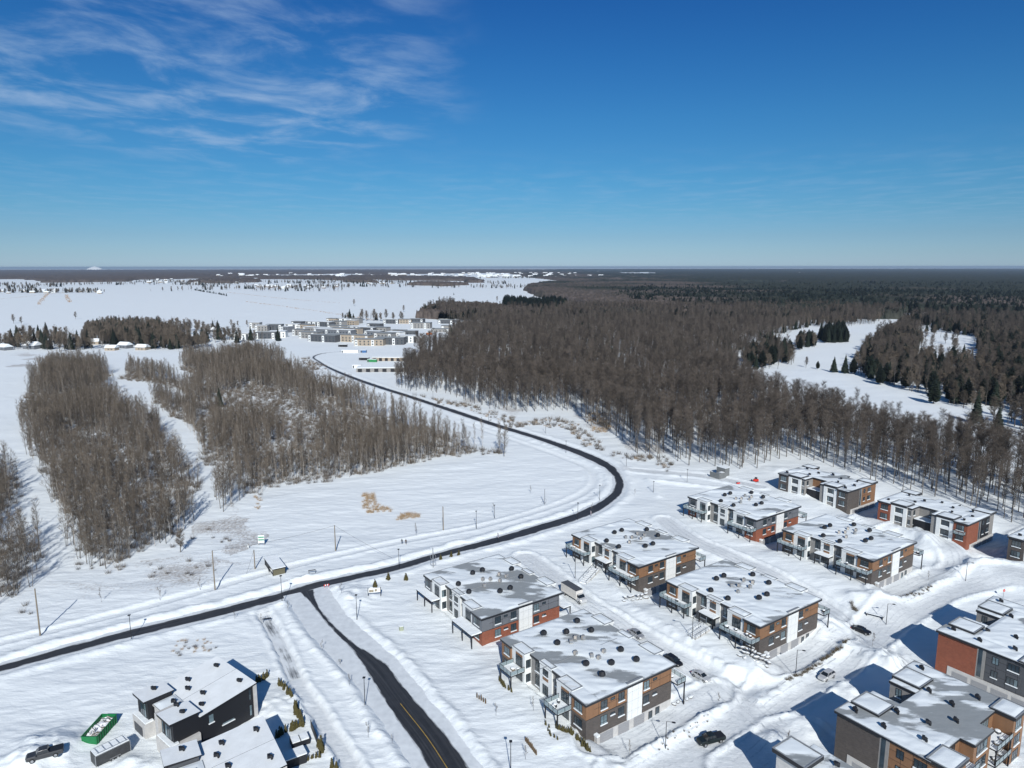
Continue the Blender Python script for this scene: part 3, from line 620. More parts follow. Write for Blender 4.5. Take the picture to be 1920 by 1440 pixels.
# ------------------------------------------------------------ the eight-home blocks
def block_A(F,label,up,low,longbalc,entrance,seed,vents,acs,rail=True,greydoor=False,cover=.35):
    t=thing('condo_building',label,'building',(F[0],F[1],0),A_ANG,'flat roofed condo blocks beside the snowy lanes')
    zb=-4.6
    # walls: core, wings, bays
    MB().box(2.5,24.1,0.45,29.6,zb,6.6).build('wall',M_taupe,t)
    w=MB()
    for (v0,v1) in ((0.4,4.9),(26.0,29.6)):
        w=MB(); w.box(0.4,2.52,v0,v1,3.25,6.6,0); w.box(0.42,2.52,v0+.02,v1-.02,zb,3.25,1); w.build('wing_wall',[up,low],t)
    for q in ((0.72,2.6,4.92,10.0,zb,7.05),(0.72,2.6,21.2,25.98,zb,7.05),(2.1,2.6,13.4,17.55,zb,7.0)): MB().box(*q).build('bay_wall',M_white,t)
    # gable side cladding, v=0.45
    MB().box(.42,11.25,.43,.448,3.3,6.5).build('joint_backing',M_black,t); MB().box(15.3,24.05,.43,.448,3.3,6.5).build('joint_backing',M_black,t); MB().box(11.2,15.3,.2,.24,-.85,7.3).build('joint_backing',M_coping,t)
    if up is M_orange or up is M_grey:
        panels(t,'-v',0.45,[0.4,1.0,3.6,6.3,8.3,11.2],[3.3,4.9,6.5],up,skip=())
        panels(t,'-v',0.45,[15.3,18.1,20.6,23.6,24.1],[3.3,4.9,6.5],up)
    b=MB(); b.box(0.4,11.2,0.38,0.452,-0.85,3.25,0); b.box(15.3,24.12,0.38,0.452,-0.85,3.25,0); b.box(0.4,3.0,0.385,0.45,zb,-.85,0); b.build('brick_wall',low,t)
    MB().box(0.34,11.2,0.34,0.46,3.24,3.31).box(15.3,24.14,0.34,0.46,3.24,3.31).build('floor_trim',M_gutter,t)
    panels(t,'-v',0.45,[11.2,12.4,14.1,15.3],[-.85,1.0,3.2,5.2,7.3],M_white,'white_panel',th=.3,gap=.06)
    MB().box(11.1,15.4,0.1,0.6,7.3,7.4).build('coping',M_coping,t)
    # upper left facade panels
    panels(t,'-u',0.4,[0.44,1.3,4.3,4.86],[3.32,6.58],up); panels(t,'-u',0.4,[26.05,28.7,29.56],[3.32,6.58],up)
    # garage level
    MB().box(3.0,24.0,0.3,0.46,-4.4,-.86).build('garage_wall',M_concrete,t)
    for u0,u1 in ((3.9,7.5),(8.8,11.9),(13.1,16.2)):
        me=cached(('gar',round(u1-u0,1)),lambda:_garage(u1-u0)); link('garage_door',me,t,(u0,0.28,-3.35))
    window(t,'-v',0.29,17.4,18.5,-3.1,-1.3,'slit',False); window(t,'-v',0.29,19.4,20.6,-3.1,-1.1,'slit',False)
    MB().box(2.5,3.1,-.5,.3,-4.2,-.6).box(2.4,3.2,-.6,.35,-.6,-.25,1).build('retaining_pillar',[M_concrete,PILE],t)
    # windows, gable side
    for dz in (0,-3.25):
        for u0,u1,z0,z1,k in ((4.1,5.9,4.05,6.0,'win'),(8.8,10.5,4.05,6.0,'win'),(6.7,7.9,5.2,5.8,'slit'),(15.8,17.5,4.05,5.95,'win'),(18.5,19.7,5.2,5.8,'slit')):
            window(t,'-v',0.40,u0,u1,z0+dz,z1+dz,k,sill=(dz<0 or k=='win'))
    # windows, entrance side
    for dz in (0,-3.3):
        window(t,'-u',0.355,1.5,3.9,4.15+dz,6.05+dz); window(t,'-u',0.355,26.4,28.5,4.2+dz,6.1+dz)
        window(t,'-u',0.72,6.0,8.5,3.35+dz,5.75+dz,'door',False,False); window(t,'-u',0.72,22.0,24.5,3.4+dz,5.85+dz,'door',False)
        window(t,'-v',21.2,1.05,2.35,3.3+dz+.3,5.6+dz); window(t,'-u',2.5,17.85,19.6,3.6+dz,6.2+dz); window(t,'-u',2.5,10.6,12.6,3.6+dz,6.2+dz)
    window(t,'-u',2.1,14.6,16.5,4.3,5.9); window(t,'-u',2.1,14.6,16.5,0,2.3,'door',False)
    for q in [(2.04,2.1,14.6,16.5,3.35,4.2),(.66,.72,6.0,8.5,5.82,6.35),(.66,.72,22.0,24.5,5.92,6.4)]+([(2.04,2.1,14.6,16.5,5.97,6.4)] if entrance else []): MB().box(*q).build('accent_panel',up if up is M_orange else M_grey,t)
    # roof
    poly=[(0,0),(25.0,0),(25.0,30.1),(0.25,30.1),(0.25,25.8),(1.2,25.8),(1.2,21.4),(2.05,21.4),(2.05,10.0),(1.2,10.0),(1.2,5.0),(0,5.0)]
    r=outline_slab(t,poly,6.42,6.92,M_gutter,M_membrane,'roof'); 
    MB().box(-.03,25.03,-.03,.12,6.92,6.98).box(24.88,25.03,.12,30.1,6.92,6.98).box(0.25,25.03,30.0,30.13,6.92,6.98).box(-.03,.12,.12,5.0,6.92,6.98).build('roof_edge',M_coping,r)
    for i,(a,b_,c,d) in enumerate(((.6,3.4,4.95,10.03),(.6,3.4,21.15,26.0),(1.95,3.5,13.35,17.6))):
        cap(t,a,b_,c,d,6.6,7.12,M_white,seed+i,.35 if i==0 and not longbalc else .8)
    for q in ((5.1,9.9),(21.0,25.7)): MB().box(24.1,26.3,*q,zb,6.9).build('rear_bay_wall',M_white,t)
    for i,(a,b_,c,d) in enumerate(((23.6,26.6,5.0,10.0),(23.6,26.6,20.9,25.8),(23.9,25.6,13.2,17.1))): cap(t,a,b_,c,d,6.6,7.2,M_white,seed+9+i,1.1)
    MB().box(-.05,25,14.93,15.07,6.93,7.02).build('roof_seam',M_coping,r)
    roof_snow(t,[(0.15,3.4,.15,4.95),(0.35,3.4,26.05,29.95),(2.15,3.4,10.1,21.1),(3.4,24.85,.15,29.95)],6.925,seed,cover,.30)
    place_kit(t,vents,'vent',vent_mesh,'roof_vent',6.92); place_kit(t,acs,'ac',ac_mesh,'air_conditioner',6.92)
    # balconies
    if longbalc:
        balcony(t,-2.6,.4,.3,9.7,3.2,('-u','-v','+v'),rail,[(-2.45,.5),(-2.45,4.9),(-2.45,9.5)]); balcony(t,-2.0,.6,21.3,30.0,3.2,('-u','-v','+v'),rail,[(-1.85,21.5),(-1.85,25.6),(-1.85,29.8)])
    else:
        balcony(t,-3.0,.7,5.0,9.3,3.2,('-u','-v','+v'),True,[(-2.85,5.2),(-2.85,9.1)]); balcony(t,-3.0,.6,21.1,25.4,3.2,('-u','-v','+v'),True,[(-2.85,21.3),(-2.85,25.2)])
    balcony(t,24.1,26.6,-1.3,4.8,3.2,('-v','+u'),rail,[(26.45,-1.15),(26.45,4.6)],-3)
    balcony(t,24.1,26.6,26.0,30.0,3.2,('+v','+u'),rail,[(26.45,29.8)],-1)
    if entrance:
        e=MB().box(-.3,2.1,13.3,18.2,2.85,3.15).build('entrance_canopy',M_black,t); MB().box(-.2,2.0,13.4,18.1,3.16,3.5).build('canopy_snow',PILE,e)
        for v in (13.6,17.9): MB().box(-.25,.05,v-.12,v+.12,-.6,2.85).build('post',M_black,e)
        window(t,'-u',2.1,14.5,17.2,0.0,2.3,'door',False,False)
    return t
def _garage(w):
    b=MB(); n=4
    for i in range(n): b.box(0.05,w-.05,-.06,0,2.45*i/n+.02,2.45*(i+1)/n-.02)
    b.box(-.08,w+.08,-.02,.01,0,2.55,1); return b.mesh('garage_door',[M_garage,M_concrete])
V1=[(9.1,25.4),(13.7,22.9),(18.8,20.2),(19.0,25.4),(9.0,20.3),(18.6,10.2),(18.6,5.4),(13.4,7.5),(8.8,10.3),(8.9,5.4)]
K1=[(14,20),(15.4,19),(12,19.2),(9.8,15),(12,12.2),(15.3,12),(12.7,10.7)]
V2=[(11.2,22.1),(14.4,22.2),(4.5,18.4),(4.4,12.9),(11.2,8.7),(14.4,8.7),(21.4,18.2),(20.6,12.6)]
K2=[(11.5,17.4),(16.9,17.6),(9.8,14),(14.8,14.1),(17.7,15.4),(13.2,16.3)]
block_A(FA['A1'],'grey and red brick condo block beside the main road, nearest the road junction',M_grey,M_red,True,False,101,V2,K2,rail=False,cover=.40)
block_A(FA['A2'],'nearest orange and dark brick condo block with short glass balconies and three grey garage doors',M_orange,M_brick,False,False,202,V1,K1,cover=.30)
block_A(FA['A3'],'orange and dark brick condo block just behind the parked box truck',M_orange,M_brick,True,True,303,V2,K2,cover=.40)
block_A(FA['A4'],'orange and dark brick condo block with bare grey back roof corner, centre right',M_orange,M_brick,True,True,404,V2,K2,cover=.34)
block_A(FA['A5'],'grey and red brick condo block farthest back, near the small grey enclosure',M_grey,M_red,True,False,505,V2,K2,cover=.48)
block_A(FA['A6'],'orange and dark brick condo block between the two back rows, behind the snowy cross lane',M_orange,M_brick,True,True,606,V2,K2,cover=.42)
# ------------------------------------------------------------ courtyard blocks
def block_B(F,rot,label,wing,side,base,seed,cover=.5,frontc=None):
    t=thing('courtyard_building',label,'building',(F[0],F[1],0),rot,'courtyard apartment blocks')
    frontc=frontc or side
    up=6.55
    for q in ((.42,4.7),(25.5,29.9)): MB().box(0.4,8.6,*q,base,up).build('wing_wall',wing,t)
    b=MB(); b.box(8.6,17.2,0.6,29.8,base,up); b.box(6.4,8.6,4.7,25.5,base,up); b.build('wall',side,t)
    for q in ((4.7,12.0),(18.5,25.5)): MB().box(1.0,6.4,*q,base,up).build('inner_wall',M_taupe,t)
    for v0,v1,v2,v3 in ((4.72,6.0,8.9,10.2),(20.0,21.2,24.2,25.48)):
        MB().box(.55,1.02,v0,v1,base,7.0).box(.55,1.02,v2,v3,base,7.0).box(.6,1.02,v1,v2,6.1,7.0).box(.62,1.02,v1,v2,3.0,4.0).build('white_surround',M_white,t)
    # rear bays
    for q in ((17.2,20.6,.7,5.8),(17.2,20.6,25.0,29.9),(17.2,19.6,11.2,18.0)): MB().box(*q,base,up).build('rear_bay_wall',side,t)
    # roofs
    poly=[(0,0),(9,0),(9,.25),(15.8,.25),(15.8,0.4),(17.5,.4),(17.5,6),(17.4,10.9),(19.9,10.9),(19.9,18.3),(17.5,18.3),(17.5,24.6),(17.5,30.2),(0,30.2),(0,25.6),(.8,25.6),(.8,18.3),(6.1,18.3),(6.1,12.2),(.8,12.2),(.8,4.8),(0,4.8)]
    r=outline_slab(t,poly,6.4,6.9,M_gutter,M_membrane,'roof')
    MB().box(-.03,17.5,-.03,.12,6.9,6.97).box(-.03,.12,.12,4.8,6.9,6.97).build('roof_edge',M_coping,r); MB().box(-.03,.12,25.6,30.2,6.9,6.97).box(.12,17.5,30.1,30.25,6.9,6.97).build('roof_edge',M_coping,r)
    cap(t,.5,6.0,4.7,10.3,6.55,7.35,M_gutter,seed+1,.9); cap(t,.5,6.0,20.0,25.6,6.55,7.35,M_gutter,seed+2,.9)
    cap(t,16.6,20.95,.1,6.0,6.55,7.25,M_gutter,seed+3,.7); cap(t,16.6,20.95,24.8,30.25,6.55,7.25,M_gutter,seed+4,.7)
    roof_snow(t,[(.15,16.5,.15,4.6),(.15,16.5,25.7,30.05),(.9,6.05,10.35,12.1),(.9,6.05,18.4,19.9),(6.2,16.5,4.6,25.7),(16.5,19.75,11.0,18.2),(16.5,17.4,6.1,11),(16.5,17.4,18.2,24.7)],6.905,seed,cover,.3)
    place_kit(t,[(2.9,2.6),(8.5,2.2),(14.5,4.8),(7.6,8.6),(12.6,10.2),(7.8,20.6),(12.4,19.6),(3,27.6),(14.3,26),(15.2,15)],'elbow',elbow_mesh,'roof_vent',6.9)
    # gable side v=0
    MB().box(8.2,10.3,.44,.62,base,up).build('light_strip',M_taupe,t); 
    MB().box(8.9,9.7,.40,.45,-.2,up-.3).build('strip_window',M_glass,t)
    MB().box(10.32,17.15,.58,.598,-.5,6.5).build('joint_backing',M_black,t)
    if side in (M_orange,M_dkgrey,M_grey): panels(t,'-v',.6,[10.3,12.4,14.4,16.6,17.2],[-.5,1.4,3.2,4.9,6.5],side)
    for dz in (0,-3.2):
        window(t,'-v',.555,11.6,12.9,4.0+dz,5.7+dz,sill=dz<0); window(t,'-v',.555,14.6,16.8,4.0+dz,5.7+dz)
    MB().box(3.0,20.6,.3,.64,base,-.7).build('garage_wall',M_concrete,t)
    for u0 in (4.2,8.2,12.2,16.2):
        me=cached(('gar',3.2),lambda:_garage(3.2)); link('garage_door',me,t,(u0,0.26,base+(1.0 if base<-4 else .1)))
    # entrance side windows
    for dz in (0,-3.25):
        for a0,a1,c in ((1.4,3.8,.4),(26.4,28.9,.4)): window(t,'-u',c,a0,a1,4.0+dz,6.0+dz)
        window(t,'-u',1.0,6.15,8.75,4.05+dz,6.0+dz); window(t,'-u',1.0,21.35,24.05,4.05+dz,6.0+dz)
        window(t,'-v',18.5,2.2,3.4,4.1+dz,6+dz); window(t,'-u',1.0,18.8,19.6,4.1+dz,5.9+dz,'slit')
        window(t,'-u',6.4,13.0,15,4.0+dz,6+dz); 
    e=MB().box(2.2,6.4,12.3,18.3,2.75,3.05).build('entrance_canopy',M_black,t); MB().box(2.3,6.3,12.4,18.2,3.06,3.3).build('canopy_snow',PILE,e)
    MB().box(2.3,2.5,12.4,18.2,base,2.75).build('entrance_screen',M_black,t)
    # back: windows and balconies
    for dz in (0,-3.2,-6.4):
        if base>-4 and dz<-4: continue
        for a0,a1,c in ((1.6,4.2,20.6),(26,28.6,20.6),(12.4,16.6,19.6),(7,9.6,17.2),(20,23,17.2)): window(t,'+u',c,a0,a1,3.9+dz,6.0+dz)
        if dz>-4:
            balcony(t,17.2,20.8,6.0,11.0,3.2+dz,('+u',),True,[(20.6,6.2),(20.6,10.8)],base); balcony(t,17.2,20.8,18.2,24.8,3.2+dz,('+u',),True,[(20.6,18.4),(20.6,24.6)],base)
    return t
block_B(FB['B1'],A_ANG,'brown brick and orange panelled courtyard block at the forest edge, farthest back',M_brick,M_orange,-4.5,700,.5)
b2=block_B(FB['B2'],A_ANG,'red brick and grey panelled courtyard block beneath the forest with a small dark balcony',M_red,M_taupe,-4.5,710,.6,M_dkgrey)
balcony(b2,-1.2,.4,.9,3.9,3.1,('-u','-v','+v'),True,(),0,False)
block_B(FB['B3'],A_ANG,'dark brick courtyard block cut by the right edge of the photo behind the lane',M_brick,M_orange,-4.5,720,.6)
block_B(FC['C1'],A_ANG-math.pi/2,'courtyard block with a tall red brick wall and charcoal panels, right edge',M_red,M_dkgrey,-4.0,730,.25)
block_B(FC['C2'],A_ANG-math.pi/2,'courtyard block with a brown brick wall and orange panels, bottom right',M_brick,M_orange,-4.0,740,.1)
def block_C3():
    F=FC['C3']; t=thing('white_condo_building','white panelled block with black edged roofs cut by the bottom edge','building',(F[0],F[1],0),A_ANG)
    MB().box(.5,5.0,-5.9,-.4,-4,6.4).build('wall',M_concrete,t); panels(t,'-v',-5.9,[.5,1.6,2.8,3.9,5.0],[-3,-1,1,3.2,5,6.3],M_white,'white_panel')
    MB().box(.8,7.9,-19,-2.8,-4,5.6).build('rear_wall',M_white,t)
    outline_slab(t,[(.6,-19.3),(8.2,-19.3),(8.2,-2.6),(.6,-2.6)],5.6,5.95,M_gutter,M_membrane,'roof')
    roof_snow(t,[(.7,8.1,-19,-5.9),(5.1,8.1,-5.9,-2.7)],5.955,811,.0,.3)
    cap(t,-.2,5.3,-6.3,0.1,6.3,7.1,M_black,812,.25)
    place_kit(t,[(6.2,-8.5)],'elbow',elbow_mesh,'roof_vent',5.95)
block_C3()
# ------------------------------------------------------------ the two pairs of dark houses
def house_pair(loc,rot,label,seed,wall,two=True):
    t=thing('duplex_house',label,'house',(*loc,0),rot)
    D=17.2; Wd=15.6 # local x runs back from the street, y across
    zf=5.7; zr=7.1
    z=lambda x,y: zf+(zr-zf)*(x-5.5)/(D-5.5)
    b=MB(); b.prism([(5.3,.3),(D-.6,.3),(D-.6,Wd-.3),(5.3,Wd-.3)],-1.2,lambda x,y:z(x,y)-.25); b.build('wall',wall,t)
    b=MB(); b.box(.5,5.3,.3,5.0,2.7,6.6); b.box(.5,5.3,10.9,15.3,2.7,6.6); b.build('bay_wall',wall,t)
    b=MB(); b.box(-.6,5.3,-.3,5.3,-1,2.65); b.box(-.6,5.3,10.2,15.6,-1,2.65); b.box(.2,5.3,5.9,7.2,-1,6.2); b.box(D-.6,D+.1,.0,.5,-1,7.0); b.box(1.5,5.3,5.3,10.2,-1,5.6); b.build('concrete_base',M_concrete,t)
    for q in ((-.2,5.2),(10.3,15.5)): MB().box(-.4,1.2,*q,2.66,2.95).build('terrace_snow',PILE,t)
    for y0 in (1.0,11.6): window(t,'-u',.5,y0,y0+2.6,2.9,6.2,'door',False,True)
    window(t,'-u',.5,4.2,4.8,3.2,6.0,'slit',False,True); window(t,'-v',.3,12,12.9,2.2,4.2,'slit',True,True) if False else None
    window(t,'-v',.3,7.2,8.3,3.2,5.0,'slit',True,True); window(t,'-v',.3,9.8,12.4,1.5,2.0,'slit',True,True); window(t,'-v',.3,15.6,16.2,3.8,6.2,'slit',False,True); window(t,'-v',.3,15.6,16.2,.4,2.8,'slit',False,True)
    link('garage_door',cached('dgar',lambda:MB().box(0,3.6,-.04,0,0,2.2).mesh('garage_door',M_dkgrey)),t,(-.63,14.9,-.6),-math.pi/2)
    # roofs
    for (y0,y1) in ((-.1,7.72),(7.84,Wd+.1)):
        MB().prism([(5.4,y0),(D+.1,y0),(D+.1,y1),(5.4,y1)],lambda x,y:z(x,y)-.25,lambda x,y:z(x,y)+(0.04 if y0<0 else 0),0,1).build('roof',[M_black,M_roofw],t)
    for (y0,y1) in ((0,5.3),(10.8,15.7)):
        MB().prism([(-.2,y0),(5.7,y0),(5.7,y1),(-.2,y1)],6.6,lambda x,y:7.05-.12*max(x,0)*.3,0,1).build('bay_roof',[M_black,M_roofw],t)
    MB().box(1.4,5.8,5.32,10.78,5.6,5.85,0,1).build('link_roof',[M_concrete,M_membrane],t)
    roof_snow(t,[(1.5,5.7,5.4,10.7)],5.9,seed,1.2,.2); 
    xs=[(3.4,1.8),(3.6,4.6),(3.3,13.5),(4.6,8.0)]; place_kit(t,xs[:3],'elbow',elbow_mesh,'roof_vent',6.85); place_kit(t,[(4.4,7.5)],'elbow',elbow_mesh,'roof_vent',5.9)
    for x,y in ((7.5,2.6),(9.3,5.6),(15.6,2.9),(8.2,9.6),(9.6,12.4),(15.4,11.8)): link('roof_vent',cached('elbow',elbow_mesh),t,(x,y,z(x,y)),random.uniform(-.3,.3))
    return t
M_roofw=mat('pale_snow_dusted_roof',(0.72,0.75,0.755),0.75,0.07,0.5,0.02)
h1=house_pair((-62.8,118.3),R(50.2),'pair of black houses with pale sloping roofs, farther from the bottom edge',820,M_black,True)
h2=house_pair((-52.6,98.3),R(33.0),'pair of houses with pale sloping roofs cut by the bottom edge, beside the walled terrace',830,M_dkgrey,True)
# ------------------------------------------------------------ trees
M_bark=vary(mat('grey_bark',(0.105,0.096,0.085),0.95,0.25,3),.6,1.5)
M_twig=vary(mat('brown_twigs',(0.130,0.107,0.082),0.95,0.2,0.5),.6,1.4)
M_twig2=vary(mat('dark_twigs',(0.084,0.070,0.058),0.95,0.2,0.5),.6,1.5)
M_birch=mat('pale_birch_bark',(0.42,0.39,0.35),0.9,0.3,2)
M_twig3=mat('ochre_willow_twigs',(0.26,0.165,0.07),0.95,0.2,0.5)
M_needle=vary(mat('dark_conifer_needles',(0.022,0.032,0.022),0.9,0.4,0.8),.7,1.4)
M_cedar=mat('olive_cedar_foliage',(0.085,0.075,0.028),0.9,0.4,2.5)
M_reed=mat('dry_reeds',(0.36,0.25,0.14),0.95,0.2,2)
def blade(b,p,d,w,mi,rd):
    """thin triangular twig from p along d"""
    a=Vector(d).orthogonal().normalized(); a.rotate(Matrix.Rotation(rd.random()*6.28,3,Vector(d).normalized())); k=len(b.v); p=Vector(p)
    b.v+=[tuple(p-a*w/2),tuple(p+a*w/2),tuple(p+Vector(d))]; b.face((k,k+1,k+2),mi)
def bare_tree(h,cw,seed,nl=26,nt=26,tw=0.055,base=0.38,up=0.9,tr=0.2,multi=1,parts=True):
    """trunk and crown of a leafless tree"""
    rd=random.Random(seed); T=MB(); C=MB()
    for mstem in range(multi):
        lean=Vector((rd.uniform(-.06,.06),rd.uniform(-.06,.06),1)); off=Vector((rd.uniform(-.4,.4),rd.uniform(-.4,.4),0)) if multi>1 else Vector((0,0,0)); 
        if multi>1: lean=Vector((off.x*.35,off.y*.35,1))
        hh=h*(1 if mstem==0 else rd.uniform(.75,1)); pts=[off+Vector((0,0,-.6))]
        for i in range(1,7):
            pts.append(off+lean*hh*i/6.0+Vector((rd.uniform(-.15,.15)*i*.4,rd.uniform(-.15,.15)*i*.4,0)))
        for i in range(6):
            r0=tr*(1-i/6.6)/(multi**.35); r1=tr*(1-(i+1)/6.6)/(multi**.35); T.tube(pts[i],pts[i+1],max(r0,.02),max(r1,.015),5,0,False)
        n=max(4,nl//multi)
        for k in range(n):
            f=base+(1-base)*(k+rd.random())/n; q=f*6; i=min(5,int(q)); p=pts[i].lerp(pts[i+1],q-i)
            a=rd.random()*6.283; ll=cw*(1.05-f*.75)*rd.uniform(.6,1.1)*(.6 if f<base+.1 else 1)
            d=Vector((math.cos(a),math.sin(a),up*rd.uniform(.6,1.5))).normalized(); e=p+d*ll; mid=p+d*ll*.5+Vector((0,0,-.04*ll)); e.z=min(e.z,h*1.03)
            r=max(.02,tr*.33*(1-f*.6)); C.tube(p,mid,r,r*.6,3,1,False); C.tube(mid,e,r*.6,.012,3,1,False)
            for j in range(nt):
                s=rd.random()**.7; bp=p.lerp(e,.2+.8*s); a2=rd.random()*6.283; dd=(d*.8+Vector((math.cos(a2),math.sin(a2),rd.uniform(-.2,1.1)))*.9).normalized()*rd.uniform(.5,1.5)*cw*.28
                blade(C,bp,dd,tw,0,rd)
                if j%2==0: blade(C,bp+dd*.5,Vector((dd.y,-dd.x,abs(dd.z)+.3))*.6,tw*.8,0,rd)
    return T,C
def conifer(h,w,seed,n=None,levels=None,wide=False):
    rd=random.Random(seed); T=MB(); C=MB(); T.tube((0,0,-.4),(0,0,h*.93),.045*h*.35+.05,.02,5,0,False)
    L_=levels or int(h*2.2)
    for i in range(L_):
        f=(i+.5)/L_; z=h*(.10+.9*f); rr=w*((1-f)**.8 if not wide else math.sin(math.pi*min(1,.25+.75*f))*.9+.05); m=max(6,int((n or 16)*(1-f*.6)))
        for k in range(m):
            a=rd.random()*6.283; l=rr*rd.uniform(.65,1.15)+.1; d=Vector((math.cos(a),math.sin(a),-.28 if not wide else .1)); p=Vector((0,0,z+rd.uniform(-.2,.2)))
            tip=p+d*l; s=Vector((-math.sin(a),math.cos(a),0)); wd=l*.28+.12; kx=len(C.v)
            C.v+=[tuple(p+Vector((0,0,.10*l))),tuple(p+d*l*.6+s*wd),tuple(tip),tuple(p+d*l*.6-s*wd),tuple(p+d*l*.55+Vector((0,0,-.22*l-.12)))]
            C.face((kx,kx+1,kx+2,kx+3)); C.face((kx,kx+4,kx+2))
    C.tube((0,0,h*.9),(0,0,h*1.02),.12,.0,4,0,False)
    return T,C
def tree_meshes(kind,i):
    key=('tree',kind,i)
    if key in MESHES: return MESHES[key]
    s=hash((kind,i))%1000 if False else sum(map(ord,kind))*7+i*13
    if kind=='tall': T,C=bare_tree(18.3+i*.7,5.2,s,40,36,.032,.42,1.0,.20)
    elif kind=='mid': T,C=bare_tree(12+i*1.3,3.5,s,32,22,.028,.2,1.3,.12,1+(i%2)*2)
    elif kind=='birch': T,C=bare_tree(11.5+i*1.2,2.7,s,28,22,.029,.25,1.5,.085)
    elif kind=='willow': T,C=bare_tree(13,5.2,s,40,34,.09,.15,.9,.4,3)
    elif kind=='round': T,C=bare_tree(12,5.0,s,44,34,.07,.2,.9,.28)
    elif kind=='sapling': T,C=bare_tree(3.4,.9,s,16,8,.03,.3,1.2,.035)
    elif kind=='spruce': T,C=conifer(15+i*2,3.6,s)
    elif kind=='pine': T,C=conifer(16,4.2,s,18,None,True)
    elif kind=='little': T,C=conifer(2.3,.8,s,12,9)
    elif kind=='cedar': T,C=conifer(1.9,.42,s,10,9)
    m={'tall':(M_bark,[M_twig2,M_bark]),'mid':(M_bark,[M_twig,M_bark]),'birch':(M_birch,[M_twig,M_birch]),'willow':(M_bark,[M_twig3,M_twig3]),'round':(M_bark,[M_twig,M_bark]),'sapling':(M_bark,[M_twig,M_bark]),'spruce':(M_bark,[M_needle]),'pine':(M_bark,[M_needle]),'little':(M_bark,[M_cedar]),'cedar':(M_bark,[M_cedar])}[kind]
    MESHES[key]=(T.mesh('trunk',m[0]),C.mesh('crown',m[1]),m); return MESHES[key]
def plant(kind,i,loc,s,name,label,cat='tree',group=None,rz=None):
    tm,cm,_=tree_meshes(kind,i); t=thing(name,label,cat,loc,random.uniform(0,6.28) if rz is None else rz,group); t.scale=(s,s,s*random.uniform(.92,1.08))
    link('trunk',tm,t); link('crown',cm,t); return t
# tree stand outlines, at the foot of the trees as seen in the photo
FOREST_R=[(745,722),(800,735),(860,752),(930,775),(985,782),(1035,770),(1085,786),(1120,800),(1180,842),(1215,862),(1300,884),(1375,890),(1450,880),(1475,868),(1560,874),(1650,898),(1690,912),(1770,935),(1840,962),(1915,985),(2100,1040),(2400,1130),(2600,1000),(2300,920),(2100,930),(1990,912),(1920,890),(1840,862),(1760,838),(1680,815),(1600,792),(1520,774),(1470,764),(1440,750),(1372,700),(1400,655),(1460,630),(1530,612),(1600,603),(1672,598),(1700,590),(1500,583),(1080,583),(1000,590),(900,585),(830,575),(790,592),(850,600),(905,603),(925,612),(865,618),(840,630),(860,650),(775,668),(790,690),(755,700)]
GOLF=[(1440,682),(1475,676),(1545,692),(1640,718),(1720,745),(1800,774),(1870,800),(1920,822),(2000,860),(2300,850),(2400,760),(2000,690),(1850,668),(1822,640),(1760,624),(1700,628),(1650,640),(1672,600),(1655,622),(1620,640),(1605,668),(1590,690),(1545,688)]
WOOD_L=[(62,850),(48,800),(52,755),(66,715),(80,690),(125,672),(150,675),(200,695),(212,705),(196,730),(235,770),(290,800),(310,838),(345,872),(372,915),(355,955),(345,985),(330,1010),(300,1020),(272,1035),(232,1060),(210,1068),(170,1048),(140,1020),(120,985),(100,930),(88,890)]
WOOD_C=[(336,690),(345,672),(380,662),(450,662),(520,676),(560,698),(620,730),(690,762),(740,782),(800,804),(860,828),(915,838),(950,850),(880,852),(800,866),(740,876),(690,890),(640,902),(560,905),(500,918),(468,930),(448,905),(420,880),(385,862),(372,815),(350,800),(318,772),(282,748),(285,735),(330,752),(352,742),(300,722),(258,716),(232,706),(240,692),(292,704),(352,716),(365,700)]
OPEN_C=[[(392,748),(470,722),(520,737),(556,748),(580,775),(592,812),(575,835),(540,825),(515,795),(470,785),(400,782)],[(395,752),(450,742),(520,752),(560,766),(580,800),(545,800),(520,775),(450,762),(400,766)],[(372,768),(395,765),(400,850),(375,812)],[(590,742),(640,760),(620,772),(580,760)]]
WOOD_E=[(-200,880),(0,872),(28,900),(36,950),(22,985),(0,1000),(-200,1040)]
WOOD_E2=[(-200,1040),(0,1010),(40,1000),(62,1010),(75,1050),(50,1095),(20,1120),(-60,1150),(-200,1130)]
WOOD_G=[(372,918),(400,890),(440,905),(470,930),(440,945),(405,965),(380,970)]
COPSE=[(160,622),(175,610),(240,606),(300,610),(330,618),(340,640),(385,642),(380,655),(300,655),(240,648),(180,640),(160,634)]
def scatter(poly,sp,jit=.9,holes=(),dens=1.0,seed=0,rmax=1e9,rmin=0,clump=0):
    r=np.random.default_rng(seed); W_=np.array([g(*p) for p in poly]); x0,y0=W_.min(0); x1,y1=W_.max(0); y1=min(y1,rmax)
    X,Y=np.meshgrid(np.arange(x0,x1,sp),np.arange(y0,y1,sp)); X=X.ravel()+r.uniform(-.5,.5,X.size)*sp*jit; Y=Y.ravel()+r.uniform(-.5,.5,Y.size)*sp*jit
    px,py=project(X,Y,0*X); q_=np.clip((py-520)/350,.05,1.2); px=px+(fbm(X*.035,Y*.035,4,seed+60)-.5)*70*q_; py=py+(fbm(X*.035,Y*.035,4,seed+61)-.5)*40*q_; k=inpoly(px,py,poly)&(np.hypot(X,Y)<rmax)&(np.hypot(X,Y)>=rmin)
    for h in holes: k&=~inpoly(px,py,h)
    if clump: k&=(fbm(X*.03,Y*.03,3,seed+3)+r.uniform(-.1,.1,X.size))>clump
    k&=r.random(X.size)<dens
    return np.stack([X[k],Y[k]],-1)
sets={}
